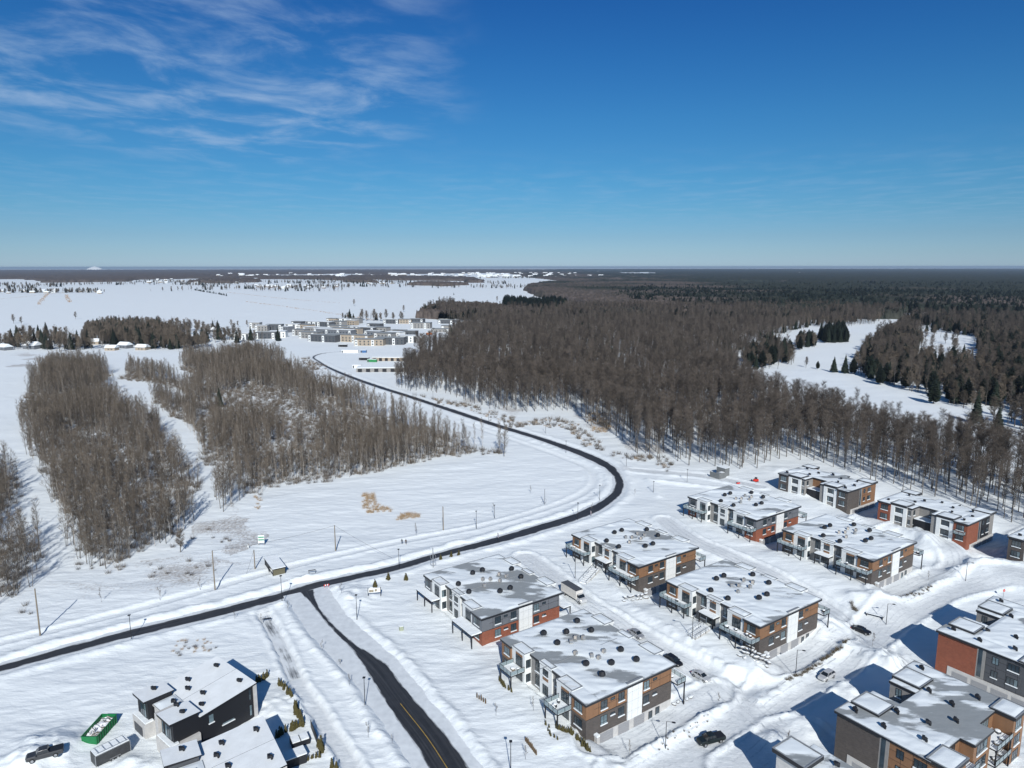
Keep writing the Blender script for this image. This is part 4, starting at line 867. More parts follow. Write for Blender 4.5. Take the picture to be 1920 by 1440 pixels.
tall=np.concatenate([scatter(FOREST_R,5.4,holes=[GOLF],seed=1,rmax=330),scatter(FOREST_R,5.0,holes=[GOLF],seed=1,rmin=330,rmax=620)])
tall2=scatter(FOREST_R,6.2,holes=[GOLF],seed=2,rmin=620,rmax=1150)
tall3=scatter(FOREST_R,8.5,holes=[GOLF],seed=3,rmin=1150,rmax=1700)
GROUPS=[([(1400,668),(1440,652),(1478,656),(1480,682),(1430,696),(1395,688)],7,[13,14,0,10,12,5]),([(1490,642),(1524,636),(1526,650),(1495,657)],7,[10,12,13]),([(1536,632),(1578,622),(1584,640),(1545,646)],6,[10,12,10]),([(1530,608),(1650,598),(1652,606),(1535,615)],8,[0,13,1]),([(1632,662),(1655,632),(1700,612),(1730,640),(1705,694),(1640,697)],7.5,[13,14,0,1,12,5]),([(1830,645),(2000,645),(2100,800),(1920,790),(1860,720)],8,[10,12,13,14,0,12]),([(1690,600),(2300,610),(2300,640),(1830,632),(1760,622)],9,[0,1,10,12,13])]
GOLFP=[(1440,690),(1545,700),(1600,700),(1640,715),(2000,850),(2400,860),(2400,690),(2000,650),(1850,620),(1700,615),(1640,640),(1608,665),(1590,690),(1500,690)]
golf=scatter(GOLFP,6.6,holes=[[(1480,704),(1560,708),(1640,731),(1720,758),(1800,788),(1870,816),(1960,858),(1960,830),(1870,796),(1800,766),(1720,739),(1640,714),(1560,692),(1480,684)],[(1690,632),(1760,620),(1832,634),(1845,676),(1770,684),(1690,668)],[(1560,640),(1680,596),(1700,612),(1640,640),(1606,672),(1600,700),(1540,700)]],dens=.85,seed=4,rmax=1150,clump=.30)
left=scatter(WOOD_L,3.5,seed=5,clump=.38); cen=scatter(WOOD_C,3.2,holes=OPEN_C,seed=6,clump=.35); e1=scatter(WOOD_E,3.4,seed=7); e2=scatter(WOOD_E2,4.4,seed=8,clump=.40); gg=scatter(WOOD_G,4.0,seed=9)
cop=scatter(COPSE,7,seed=10)
print('trees',len(tall),len(tall2),len(tall3),len(golf),len(left),len(cen),len(e1),len(e2),len(gg),len(cop))
# the 300 bare trees that show largest stand alone; the rest are one mass per wood
pool=[]
for arr,kind,lab in ((left,'mid','left'),(cen,'mix','centre'),(e1,'mid','edge'),(e2,'mid','edge'),(gg,'birch','gap'),(tall,'tall','right')):
    px,py=project(arr[:,0],arr[:,1],0*arr[:,0])
    for i,(x,y) in enumerate(arr):
        if -10<px[i]<1930: 
            hh={'mid':13,'mix':11,'birch':11,'tall':20}[kind]; pool.append((math.hypot(x,y)/hh,lab,i,x,y,kind))
pool.sort(); chosen=pool[:290]; used={}
for q in chosen: used.setdefault(q[1]+q[5]+('2' if q[3] is None else ''),set())
LAB={'left':('bare grey brown tree in the long left wood beside the snowy ditch','bare trees of the long left wood'),
 'centre':('slender bare tree in the wood between the open field and the curving road','bare trees of the middle wood'),
 'edge':('bare tree at the left edge of the photo beyond the snowy ditch','bare trees at the left edge'),
 'gap':('thin pale bare tree between the two left woods','pale trees between the woods'),
 'right':('tall bare forest tree with long trunk behind the condo blocks','tall bare trees along the forest edge')}
chosen_xy=set()
def scale_at(x,y): return .78+.42*float(fbm(np.array([x*.02]),np.array([y*.02]),2,44)[0])+random.uniform(-.12,.14)
for _,lab,i,x,y,kind in chosen:
    lb,gp=LAB[lab]
    if lab=='right':
        qx=float(project(x,y,0)[0]); zn=[(1150,'inside the road bend'),(1290,'above the lane end left of the grey enclosure'),(1400,'right behind the grey enclosure'),(1480,'behind the red machine'),(1560,'left of the farthest courtyard block'),(1660,'behind the farthest brown and orange courtyard block'),(1760,'behind the left half of the red courtyard block'),(1860,'behind the right half of the red courtyard block'),(9999,'at the right edge of the photo')]
        w=next(t_ for lim,t_ in zn if qx<lim); lb='tall bare forest tree '+w; gp='tall bare trees '+w
    chosen_xy.add((round(x,3),round(y,3))); k=kind if kind!='mix' else random.choice(['mid','birch','birch'])
    plant(k,random.randint(0,3),(x,y,gz(x,y)),scale_at(x,y)*(1.0 if lab=='right' else 1.15),'bare_tree',lb,'tree',gp)
protos={}
def proto_collection(kinds,tag_):
    c=bpy.data.collections.new('tree_sources_'+tag_)
    for n,(k,i) in enumerate(kinds):
        tm,cm,m=tree_meshes(k,i); bm=bmesh.new(); bm.from_mesh(tm); nf=len(bm.faces)
        bm.from_mesh(cm); me=bpy.data.meshes.new('%02d_%s'%(n,k)); bm.faces.ensure_lookup_table()
        for fi,f in enumerate(bm.faces):
            f.material_index = 0 if fi<nf else 1+f.material_index
        bm.to_mesh(me); bm.free(); me.materials.append(m[0]); [me.materials.append(q) for q in m[1]]
        c.objects.link(bpy.data.objects.new('%02d_%s'%(n,k),me))
    return c
def instancer(name,pts,idx,scl,coll,label=None,sz=None):
    n=len(pts)
    if n==0: return
    me=bpy.data.meshes.new(name); me.vertices.add(n); me.vertices.foreach_set('co',np.asarray(pts,np.float32).ravel())
    for nm,ty,arr in (('pick','INT',np.asarray(idx,np.int32)),('size','FLOAT',np.asarray(scl,np.float32)),('turn','FLOAT',rng.uniform(0,6.28,n).astype(np.float32))):
        a=me.attributes.new(nm,ty,'POINT'); a.data.foreach_set('value',arr)
    o=link(name,me); key='GN_'+coll.name
    if key in bpy.data.node_groups: ng=bpy.data.node_groups[key]
    else:
        ng=bpy.data.node_groups.new(key,'GeometryNodeTree'); ng.interface.new_socket('Geometry',in_out='INPUT',socket_type='NodeSocketGeometry'); ng.interface.new_socket('Geometry',in_out='OUTPUT',socket_type='NodeSocketGeometry')
        N=ng.nodes; gi=N.new('NodeGroupInput'); go=N.new('NodeGroupOutput'); ip=N.new('GeometryNodeInstanceOnPoints'); ci=N.new('GeometryNodeCollectionInfo'); ci.inputs['Collection'].default_value=coll
        ci.inputs['Separate Children'].default_value=True; ci.inputs['Reset Children'].default_value=True; ip.inputs['Pick Instance'].default_value=True
        def att(nm,ty): a=N.new('GeometryNodeInputNamedAttribute'); a.data_type=ty; a.inputs['Name'].default_value=nm; return a.outputs['Attribute']
        cx=N.new('ShaderNodeCombineXYZ'); er=N.new('FunctionNodeEulerToRotation'); ng.links.new(att('turn','FLOAT'),cx.inputs[2]); ng.links.new(cx.outputs[0],er.inputs[0])
        ng.links.new(gi.outputs[0],ip.inputs['Points']); ng.links.new(ci.outputs[0],ip.inputs['Instance']); ng.links.new(att('pick','INT'),ip.inputs['Instance Index']); ng.links.new(er.outputs[0],ip.inputs['Rotation']); ng.links.new(att('size','FLOAT'),ip.inputs['Scale']); ng.links.new(ip.outputs[0],go.inputs[0])
    md=o.modifiers.new('scatter','NODES'); md.node_group=ng
    return tag(o,label,'trees' if label else None,None,'stuff')
KC=proto_collection([('tall',0),('tall',1),('tall',2),('tall',3),('mid',0),('mid',1),('mid',2),('mid',3),('birch',0),('birch',1),('spruce',0),('spruce',1),('pine',0),('round',0),('round',1),('willow',0)],'near')
def put(name,arr,choices,label,lo=.8,hi=1.15,drop=True):
    keep=[p for p in arr if (round(p[0],3),round(p[1],3)) not in chosen_xy]
    if not keep: return
    a=np.array(keep); z,_=terrain(a[:,0],a[:,1]); n=len(a); ix=rng.choice(choices,n)
    cl=.72+.52*fbm(a[:,0]*.02,a[:,1]*.02,2,44); s=cl*rng.uniform(lo,hi,n)
    return instancer(name,np.column_stack([a,z]),ix,s,KC,label)
put('forest_trees',tall,[0,1,2,3,0,1,2,3,5,8],'dense bare brown forest behind the condo blocks reaching to the golf course')
put('forest_trees',tall2,[0,1,2,3,0,1,2,3,0,1,2,3,5,9,10],'middle of the bare forest beyond the nearest trunks',.75,1.1)
put('forest_trees',tall3,[0,1,2,3,0,1,13,14,10,11,12],'far part of the bare forest mixed with dark conifers',.9,1.2)
put('wood_trees',left,[4,5,6,7,8,9],'mass of bare trees filling the long left wood',.75,1.2)
put('wood_trees',cen,[4,6,8,9,8,9,6],'mass of bare trees filling the middle wood',.72,1.15)
put('wood_trees',np.concatenate([e1,e2,gg]),[4,5,6,7,8],'bare trees massed at the left edge of the photo')
for gi,(pl,sp_,ch) in enumerate(GROUPS): GROUPS[gi]=(scatter(pl,sp_,seed=200+gi),ch)
# brush along the wood edges
def shrub_mesh(seed,h=2.3,w=1.7,n=75,m=None):
    rd=random.Random(seed); b=MB()
    for i in range(n):
        a=rd.random()*6.28; r=rd.random()*w*.5; d=Vector((math.cos(a)*rd.uniform(.1,.7),math.sin(a)*rd.uniform(.1,.7),1))*rd.uniform(.5,1)*h
        blade(b,(math.cos(a)*r,math.sin(a)*r,-.1),d,.04,0,rd)
    return b.mesh('brush',m or M_twig)
SCc=bpy.data.collections.new('shrub_sources')
for i in range(3): SCc.objects.link(bpy.data.objects.new('%02d_shrub'%i,shrub_mesh(50+i)))
for i in range(2): SCc.objects.link(bpy.data.objects.new('%02d_reed'%(i+3),shrub_mesh(60+i,1.5,1.5,60,M_reed)))
def shrubs(name,polys,sp,ids,label,s0=.5,s1=1.2,dens=.6,clump=0):
    A=[scatter(p,sp,seed=70+i,dens=dens,clump=clump) for i,p in enumerate(polys)]; A=np.concatenate(A)
    if len(A)==0: return
    z,_=terrain(A[:,0],A[:,1]); instancer(name,np.column_stack([A,z]),rng.choice(ids,len(A)),rng.uniform(s0,s1,len(A)),SCc,label)
shrubs('brush',[WOOD_L,WOOD_C,WOOD_E,WOOD_E2],3.3,[0,1,2],'low leafless undergrowth among the left woods',.8,2.2,.9)
shrubs('brush',[[(750,735),(870,758),(985,795),(1050,790),(1110,815),(1180,850),(1260,868),(1240,885),(1170,866),(1100,832),(1040,805),(980,800),(900,780),(850,762)],[(560,672),(640,700),(650,715),(570,690)]],2.0,[0,1,2,0,1,2,3],'scrubby brush between the road and the forest',.4,1.5,.55,.46)
shrubs('brush',[[(150,1050),(230,1062),(300,1050),(380,1060),(420,1085),(330,1100),(210,1100),(160,1085)],[(320,1000),(400,980),(440,1030),(350,1040)],[(0,1110),(60,1100),(100,1130),(0,1190)]],3.4,[0,1,2],'leafless shrubs on the snow between left wood and road',.4,1.0,.4,.4)
shrubs('dead_grass',[[(330,1200),(400,1200),(420,1235),(345,1240)]],1.3,[0,3],'faded dead grass patch behind the black houses',.35,.6,.7)
shrubs('reeds',[[(676,924),(700,926),(724,945),(726,962),(705,958),(684,940)]],1.35,[3,4],'larger tawny reed patch in the open snowfield',.7,1.3,.9)
shrubs('reeds',[[(738,965),(785,960),(782,970),(742,974)]],1.1,[3,4],'small tawny reed patch in the snowfield near the road',.8,1.2,.9)
shrubs('reeds',[[(480,928),(490,928),(512,948),(504,954)]],1.3,[3,4],'narrow tawny reed strip beside the left woods',.5,.9,.8)
shrubs('reeds',[[(1090,776),(1140,782),(1150,812),(1110,806)]],2.2,[3,4,0],'russet brush at the forest edge inside the road bend',.9,1.8,.6)
# ------------------------------------------------------------ far country: canopy, bands of wood
FARW=[ # outlines at ground level in the photo, all beyond a kilometre
 [(-300,508),(-300,522),(40,523),(72,525),(80,529),(245,528),(252,524),(300,521),(330,520),(395,519),(420,517),(500,515),(640,513),(700,515),(760,514),(900,512),(1060,512),(1300,510),(1300,505.5),(-300,505.5)],
 [(640,522),(700,524),(760,526),(870,527),(880,530),(905,530),(900,523),(860,520),(760,518),(660,517)],
 [(1000,521),(1085,531),(1200,533),(1330,530),(1450,530),(2300,530),(2300,505),(1050,505),(980,510),(960,514)],
 [(2400,530),(2400,516),(1600,516),(1480,523),(1380,524),(1280,527),(1180,528),(1090,528),(1010,534),(985,543),(1010,556),(1040,562),(1080,570),(1095,574),(1060,582),(985,582),(930,580),(860,578),(815,580),(785,596),(840,600),(1000,600),(1500,598),(1700,600),(2400,625),(2400,530),(1640,531)],
 [(1095,527),(1280,524),(1250,520),(1100,521)],[(355,529),(400,531),(490,529),(480,524),(420,523),(380,525)],[(480,523),(600,524),(700,528),(640,521),(500,520)],[(640,528),(700,530),(690,526),(650,525)],[(760,534),(830,536),(880,534),(800,531)],[(260,524),(420,521),(600,520.5),(640,518),(250,517)],
]
FOPEN=[[(1355,531),(1370,529),(1440,530),(1490,532.5),(1440,534),(1370,534)],[(1120,526),(1195,524),(1200,527),(1130,528)],[(380,520),(480,518),(560,518),(470,516),(390,517)],[(1400,512),(1500,511),(1600,511.5),(1500,513)],[(560,511),(660,510.5),(700,511.5),(600,512)],[(1690,588),(1760,586),(1900,592),(1880,600),(1700,600)],[(1060,509),(1180,508.3),(1250,509),(1120,510)]]
def canopy():
    th=np.radians(np.linspace(-50,50,801)); r=[1230.0]
    while r[-1]<5000: r.append(r[-1]*1.0045)
    while r[-1]<34000: r.append(r[-1]*1.016)
    r=np.array(r); T,RR=np.meshgrid(th,r); X=RR*np.sin(T); Y=RR*np.cos(T)
    X=X+rng.uniform(-.4,.4,X.shape)*RR*.0022; Y=Y+rng.uniform(-.4,.4,X.shape)*RR*.004
    qx,qy=project(X,Y,0*X); qx=qx+(fbm(X*.004,Y*.004,3,5)-.5)*26; qy=qy+(fbm(X*.003,Y*.003,3,6)-.5)*1.6*np.clip((qy-505)/20,0,1.5)
    m=np.zeros(X.shape,bool)
    for p in FARW: m|=inpoly(qx,qy,p)
    m&=~((np.hypot(X,Y)<1500)&inpoly(qx,qy,GOLF))
    for p in FOPEN: m&=~inpoly(qx,qy,p)
    # scattered clearings far off
    big=fbm(X*.0012,Y*.0005,4,91); m&=~((big>.70)&(RR>5200)&(qx<1300))
    h=np.where(m,8.5+8*fbm(X*.01,Y*.01,3,7)+rng.uniform(-4.5,4.5,X.shape),-4.0)
    nr,nt=X.shape; idx=np.arange(nr*nt).reshape(nr,nt)
    f=np.stack([idx[:-1,:-1],idx[:-1,1:],idx[1:,1:],idx[1:,:-1]],-1)[...,::-1]; keep=(m[:-1,:-1]|m[:-1,1:]|m[1:,1:]|m[1:,:-1]); f=f[keep]
    uq,inv=np.unique(f.ravel(),return_inverse=True)
    mm=bpy.data.materials.new('far_forest_canopy'); mm.use_nodes=True; nt_=mm.node_tree; N=nt_.nodes; L=nt_.links; b=N['Principled BSDF']; b.inputs['Roughness'].default_value=1; b.inputs['Specular IOR Level'].default_value=0
    geo=N.new('ShaderNodeNewGeometry'); a=N.new('ShaderNodeTexNoise'); a.inputs['Scale'].default_value=.05; a.inputs['Detail'].default_value=9; a.inputs['Roughness'].default_value=.75; L.new(geo.outputs['Position'],a.inputs[0])
    c=N.new('ShaderNodeTexNoise'); c.inputs['Scale'].default_value=.0022; c.inputs['Detail'].default_value=4; L.new(geo.outputs['Position'],c.inputs[0])
    sp=N.new('ShaderNodeSeparateXYZ'); L.new(geo.outputs['Position'],sp.inputs[0])
    ad=N.new('ShaderNodeMath'); ad.operation='MULTIPLY_ADD'; L.new(sp.outputs[0],ad.inputs[0]); ad.inputs[1].default_value=.00016; L.new(c.outputs['Fac'],ad.inputs[2])
    r1=N.new('ShaderNodeMapRange'); r1.inputs[1].default_value=.5; r1.inputs[2].default_value=.66; L.new(ad.outputs[0],r1.inputs[0])
    m1=N.new('ShaderNodeMix'); m1.data_type='RGBA'; L.new(r1.outputs[0],m1.inputs[0]); m1.inputs[6].default_value=(.105,.088,.078,1); m1.inputs[7].default_value=(.034,.040,.032,1)
    r2=N.new('ShaderNodeMapRange'); r2.inputs[1].default_value=.3; r2.inputs[2].default_value=.7; r2.inputs[3].default_value=.45; r2.inputs[4].default_value=1.45; L.new(a.outputs['Fac'],r2.inputs[0])
    m2=N.new('ShaderNodeMix'); m2.data_type='RGBA'; m2.blend_type='MULTIPLY'; m2.inputs[0].default_value=1; L.new(m1.outputs[2],m2.inputs[6]); L.new(r2.outputs[0],m2.inputs[7]); L.new(m2.outputs[2],b.inputs['Base Color'])
    V=np.stack([X,Y,h],-1).reshape(-1,3)[uq]; me=npmesh('far_forest',V,inv.reshape(-1,4),mm,False)
    tag(link('far_forest',me),'unbroken far forest and wooded bands reaching the horizon','forest',None,'stuff')
    print('canopy faces',len(f))
canopy()
# conifers rising out of the far forest, and trees dotted over farmland
CON=[(1280,548),(2300,560),(2300,600),(1900,600),(1700,590),(1450,585),(1300,582),(1200,575),(1150,560),(1200,545)]
a=scatter(CON,14,seed=21,clump=.42,rmax=3400); a2=scatter([(1080,545),(1280,540),(1900,530),(2300,540),(2300,560),(1280,560)],34,seed=22,clump=.4,rmax=4200)
a3=scatter([(945,574),(1010,579),(1060,577),(1062,586),(1010,594),(950,583)],9,seed=23)
a4=scatter([(1640,640),(1700,620),(1920,640),(2050,700),(2050,800),(1900,790),(1760,730)],21,seed=24,dens=.7,clump=.38)
def putraw(name,arr,choices,label,s0,s1):
    if len(arr)==0: return
    z,_=terrain(arr[:,0],arr[:,1]); n=len(arr); instancer(name,np.column_stack([arr,z]),rng.choice(choices,n),rng.uniform(s0,s1,n),KC,label)
putraw('conifer_trees',np.concatenate([a,a2]),[10,11,12],'dark conifers standing in the far forest to the right',.9,1.5)
putraw('pine_trees',a3,[12,10,12],'dark pine clump at the tip of the white field',1.3,1.9)
putraw('parkland_trees',np.concatenate([golf,a4]),[13,14,0,1,13,14,5,10,12],'bare and evergreen trees over the golf course parkland',.8,1.2)
for gi,(arr,ch) in enumerate(GROUPS): putraw('parkland_trees',arr,ch,'trees grouped around the snowy fairway, group '+['at its left end','on its upper left','at its middle','along its back edge','along its right side','thick at the right edge','behind the second clearing'][gi],.85,1.25)
hedg=[]
rr=np.random.default_rng(31)
def along(p,q,n,spread=8):
    a_=np.array(g(*p)); b_=np.array(g(*q)); t=rr.random(n)[:,None]; return a_+(b_-a_)*t+rr.normal(0,spread,(n,2))
for p,q,n,s in [((0,548),(180,548),70,18),((20,541),(60,539),24,12),((80,537),(110,537),12,10),((260,529),(480,529),110,25),((480,541),(640,539),70,20),((500,530),(620,532),40,25),((640,531),(700,532),20,16),((330,533),(410,538),30,14),((700,533),(760,532),18,14),((385,527),(430,522),30,20),((770,533),(850,531),22,16),((560,525),(700,527),50,25),((880,533),(960,532),14,12),((180,640),(370,652),60,9),((0,650),(170,655),42,8),((40,640),(140,645),18,7),((60,632),(130,634),8,6),((340,622),(380,640),12,6),((0,534),(40,533),14,20),((900,522),(1100,521),80,40),((980,540),(1090,536),60,18),((0,536),(240,533),60,30),((250,534),(480,533),50,30),((480,545),(640,546),30,20),((640,537),(980,541),60,16),((300,546),(480,541),30,12),((700,522),(880,524),60,40),((560,531),(760,529),60,30),((340,618),(400,622),14,8),((395,632),(470,640),20,9),((640,600),(760,601),14,6)]: hedg.append(along(p,q,int(n*1.7),s*1.4))
putraw('hedgerow_trees',np.concatenate(hedg),[13,14,4,5,13,14,10],'bare hedgerow and garden trees dotted over the far farmland',.8,1.5)
putraw('copse_trees',cop,[13,14,4,5,13,6,10,14],'copse of dark evergreen and bare trees left of the field',.75,1.1)
putraw('evergreen_row',along((362,543),(430,555),46,2),[10],'dark straight evergreen row crossing the white field',.42,.6)
# single trees one can point to
for (px,py,k,i,s,lab) in [(40,645,'willow',0,.85,'ochre willow beside the white houses at the left edge'),(142,598,'round',0,1.0,'lone bare round tree left of the dark copse'),(26,606,'round',1,1.05,'left one of two lone bare trees by the ochre willow'),(40,608,'round',0,1.0,'right one of two lone bare trees by the ochre willow'),(158,648,'willow',1,.75,'ochre brown tree beneath the dark copse'),(124,653,'spruce',1,.75,'dark pointed spruce left of the ochre brown tree'),(664,573,'round',2,1.1,'lone bare tree in the big field above the far housing'),(757,585,'round',1,1.0,'lone bare tree in the field nearer the forest tip'),(932,566,'round',3,1.1,'lone bare tree at the forest tip beside the pine clump'),(851,553,'spruce',0,.5,'small dark tree alone in the middle of the far field'),(434,613,'round',2,.9,'leftmost bare tree of three behind the far housing'),(446,613,'round',0,.75,'middle bare tree of three behind the far housing'),(464,612,'round',1,.8,'rightmost bare tree of three behind the far housing'),(285,815,'round',2,.95,'broad bare tree alone beside the snowy track between the woods'),(338,1034,'round',3,.62,'wide many stemmed bare tree at the near corner of the left wood'),(412,763,'spruce',0,.85,'single dark conifer inside the middle wood'),
 (1254,688,'round',0,1.1,'bare tree by the golf edge'),(1533,693,'pine',0,.45,'small round topped pine on the snowy fairway'),(1511,690,'round',1,.7,'lone bare tree left of the small round pine'),(1563,699,'spruce',0,1.0,'left spruce of the two on the fairway'),(1584,701,'spruce',1,1.0,'right spruce of the two on the fairway'),(1650,722,'pine',1,.95,'round dark pine right of the two spruces'),(1830,795,'spruce',1,1.1,'big dark spruce behind the snowy track on the right'),(1870,815,'spruce',0,1.1,'dark spruce nearer the right edge by the snowy track'),(1750,758,'pine',2,1.05,'wide dark pine on the parkland in front of bare trees'),(1470,664,'pine',0,1.1,'dark pine at the left end of the fairway'),(1552,630,'pine',1,1.0,'dark bushy pine group at the middle of the fairway'),(1512,640,'spruce',0,.8,'dark spruce upper left on the fairway')]:
    if px==1254: continue
    p=at(px,py); plant(k,i,p,s,{'spruce':'spruce_tree','pine':'pine_tree','willow':'willow_tree','round':'bare_tree'}[k],lab)
# ------------------------------------------------------------ vehicles
def paint(name,c,r=.35,metal=.3): return mat(name,c,r,metal=metal,spec=.6)
M_tyre=mat('black_tyre',(0.02,0.02,0.02),.9); M_rim=mat('wheel_rim',(0.35,0.36,0.37),.4,metal=.6); M_lamp=mat('headlight_glass',(0.6,0.62,0.62),.15); M_tail=mat('tail_light_red',(0.35,0.02,0.02),.3); M_carglass=mat('car_glass',(0.012,0.016,0.02),.06,spec=.8)
def ring(x,w,z0,z1,in_=.0,n=0):
    return [(x,-w+.1,z0),(x,-w,z0+.18),(x,-w-.0,z1-.12),(x,-w+.12+in_,z1),(x,w-.12-in_,z1),(x,w,z1-.12),(x,w,z0+.18),(x,w-.1,z0)]
def wheel(par,x,y,r=.35,w=.23):
    s=1 if y>0 else -1
    o=MB().tube((0,-w/2,0),(0,w/2,0),r,r,14).build('wheel',M_tyre,par,(x,y,r)); MB().tube((0,s*w/2,0),(0,s*(w/2+.015),0),r*.62,r*.58,10).build('rim',M_rim,o)
def car(label,loc,rot,m,kind='sedan',name='parked_car',cat='car',group='parked cars and pickups',snow=False):
    t=thing(name,label,cat,loc,rot,group)
    if kind=='sedan': L_,w,zb,zr=4.75,.92,.92,1.45; low=[(0,.70,.35,.62),(.25,.86,.22,.78),(1.0,.92,.2,.86),(1.45,.92,.2,.93),(3.6,.92,.2,.97),(4.4,.9,.22,.98),(4.7,.78,.35,.88)]; cab=[(1.35,.72,.9,.93),(2.05,.64,.92,1.42),(2.9,.64,.92,1.45),(3.4,.66,.94,1.38),(4.15,.7,.95,.99)]; wx=(.95,3.75)
    elif kind=='suv': L_,w,zb,zr=4.7,.95,1.05,1.7; low=[(0,.74,.4,.8),(.2,.88,.28,.98),(1.0,.95,.25,1.05),(1.3,.95,.25,1.1),(4.3,.95,.27,1.1),(4.65,.9,.35,1.05)]; cab=[(1.2,.8,1.05,1.1),(1.85,.7,1.08,1.64),(3.0,.7,1.08,1.70),(4.0,.7,1.08,1.66),(4.6,.78,1.05,1.1)]; wx=(.95,3.7)
    else: L_,w,zb,zr=5.8,1.0,1.15,1.9; low=[(0,.8,.45,.95),(.2,.94,.4,1.15),(1.3,1.0,.38,1.2),(1.5,1.0,.38,1.22),(3.6,1.0,.38,1.22),(5.6,1.0,.42,1.22),(5.8,.96,.5,1.18)]; cab=[(1.45,.84,1.18,1.22),(2.05,.76,1.2,1.84),(2.7,.76,1.2,1.9),(3.4,.76,1.2,1.87),(3.65,.84,1.2,1.24)]; wx=(1.0,4.6)
    c=L_/2
    MB().loft([ring(x-c,w_,z0,z1) for x,w_,z0,z1 in low]).build('body',m,t,smooth_=False)
    MB().loft([[(x-c,-w_-.06,z0),(x-c,-w_,z1),(x-c,w_,z1),(x-c,w_+.06,z0)] for x,w_,z0,z1 in cab]).build('window_glass',M_carglass,t)
    r=cab[1:-1]; MB().loft([[(x-c,-w_-.01,z1-.03),(x-c,-w_+.03,z1+.035),(x-c,w_-.03,z1+.035),(x-c,w_+.01,z1-.03)] for x,w_,z0,z1 in r]).build('roof',m,t)
    p=MB()
    for s in (-1,1):
        for (xa,za,wa),(xb,zb_,wb) in (((cab[0][0],cab[0][3],cab[0][1]+.05),(cab[1][0],cab[1][3],cab[1][1])),((cab[-1][0],cab[-1][3],cab[-1][1]+.05),(cab[-2][0],cab[-2][3],cab[-2][1])),((cab[2][0],cab[2][2]+.1,cab[2][1]+.06),(cab[2][0],cab[2][3],cab[2][1]+.01))): p.tube((xa-c,s*wa,za),(xb-c,s*wb,zb_),.045,.045,4)
    p.build('pillar',m,t)
    for x in wx:
        for y in (-w+.06,w-.06): wheel(t,x-c,y,.36 if kind!='pickup' else .42)
    for s in (-1,1):
        MB().box(-c+.02,-c+.22,s*(w-.32)-.17,s*(w-.32)+.17,zb*.62,zb*.62+.15).build('headlight',M_lamp,t); MB().box(c-.2,c-.0,s*(w-.22)-.13,s*(w-.22)+.13,zb*.72,zb*.72+.2).build('tail_light',M_tail,t)
        MB().box(cab[1][0]-c-.5,cab[1][0]-c-.3,s*(w+.12)-.1,s*(w+.12)+.1,zb,zb+.16).build('mirror',m,t)
    if kind=='pickup':
        MB().box(3.75-c,5.75-c,-.9,.9,1.222,1.30).build('bed_cover',M_black,t); MB().box(-c-.04,-c+.02,-.6,.6,.55,.95).build('grille',M_black,t)
    return t
def flat(px,py,z): x,y=g(px,py,z); return (x,y,gz(x,y)+.03)
PW=paint('silver_white_paint',(.55,.56,.56)); PS=paint('silver_paint',(.34,.35,.36)); PK=paint('dark_green_black_paint',(.018,.026,.026)); PB=paint('black_paint',(.015,.016,.02)); PG=paint('dark_grey_paint',(.05,.052,.055))
car('dark green pickup truck with bed cover driving on the bottom lane',flat(1332,1392,-3.2),R(20),PK,'pickup','pickup_truck','pickup')
car('silver white sedan with dark sunroof parked right of the nearest orange block',flat(1314,1272,-2.4),R(124),PW,'sedan')
car('white SUV parked where the big building shadow begins',flat(1549,1274,-3.1),R(35),PW,'suv')
car('black sedan alone in the lane below the snow covered sign bed',flat(1614,1185,-3),R(136),PB,'sedan')
car('silver hatchback half hidden behind the roof of the nearest orange block',flat(1193,1193,-1.2),R(122),PS,'sedan')
car('black car hidden behind the balcony corner of the nearest orange block',flat(1262,1245,-1.9),R(122),PB,'suv')
car('grey and black pickup truck by the snow pile at the bottom left corner',flat(86,1432,0),R(28),PG,'pickup','pickup_truck','pickup')
# box truck
def box_truck():
    x,y=g(1075,1122,-.3); t=thing('box_truck','white box truck with dark roof parked in the lane behind the nearest block','truck',(x,y,gz(x,y)+.03),R(123))
    MB().box(-2.6,4.2,-1.2,1.2,.9,3.3).build('cargo_box',M_beige2,t); MB().box(-2.62,4.22,-1.22,1.22,3.3,3.36).build('roof',M_dkgrey,t)
    MB().loft([ring(-4.6,.95,.5,1.3),ring(-4.35,1.05,.45,1.5),ring(-3.6,1.08,.45,1.65),ring(-2.65,1.08,.45,1.65)]).build('cab',PW,t)
    MB().loft([[(x_,-w_-.1,z0),(x_,-w_,z1),(x_,w_,z1),(x_,w_+.1,z0)] for x_,w_,z0,z1 in ((-3.75,.92,1.6,1.66),(-3.2,.88,1.6,2.35),(-2.65,.88,1.6,2.35))]).build('windshield',M_carglass,t)
    MB().box(-3.25,-2.62,-.95,.95,2.36,2.46).build('cab_roof',PW,t)
    for x_ in (-3.7,2.6):
        for y_ in (-.98,.98): wheel(t,x_,y_,.45,.28)
    for s in (-1,1): MB().box(-4.66,-4.5,s*.75-.16,s*.75+.16,.8,1.0).build('headlight',M_lamp,t)
    MB().box(-2.2,3.8,-1.215,-1.202,1.1,2.6).build('printed_side_panel',mat('truck_side_print',(.30,.22,.17),.7,.8,.8,col2=(.45,.45,.43)),t)
M_beige2=mat('off_white_truck_side',(.62,.60,.56),.5,.06,1)
box_truck()
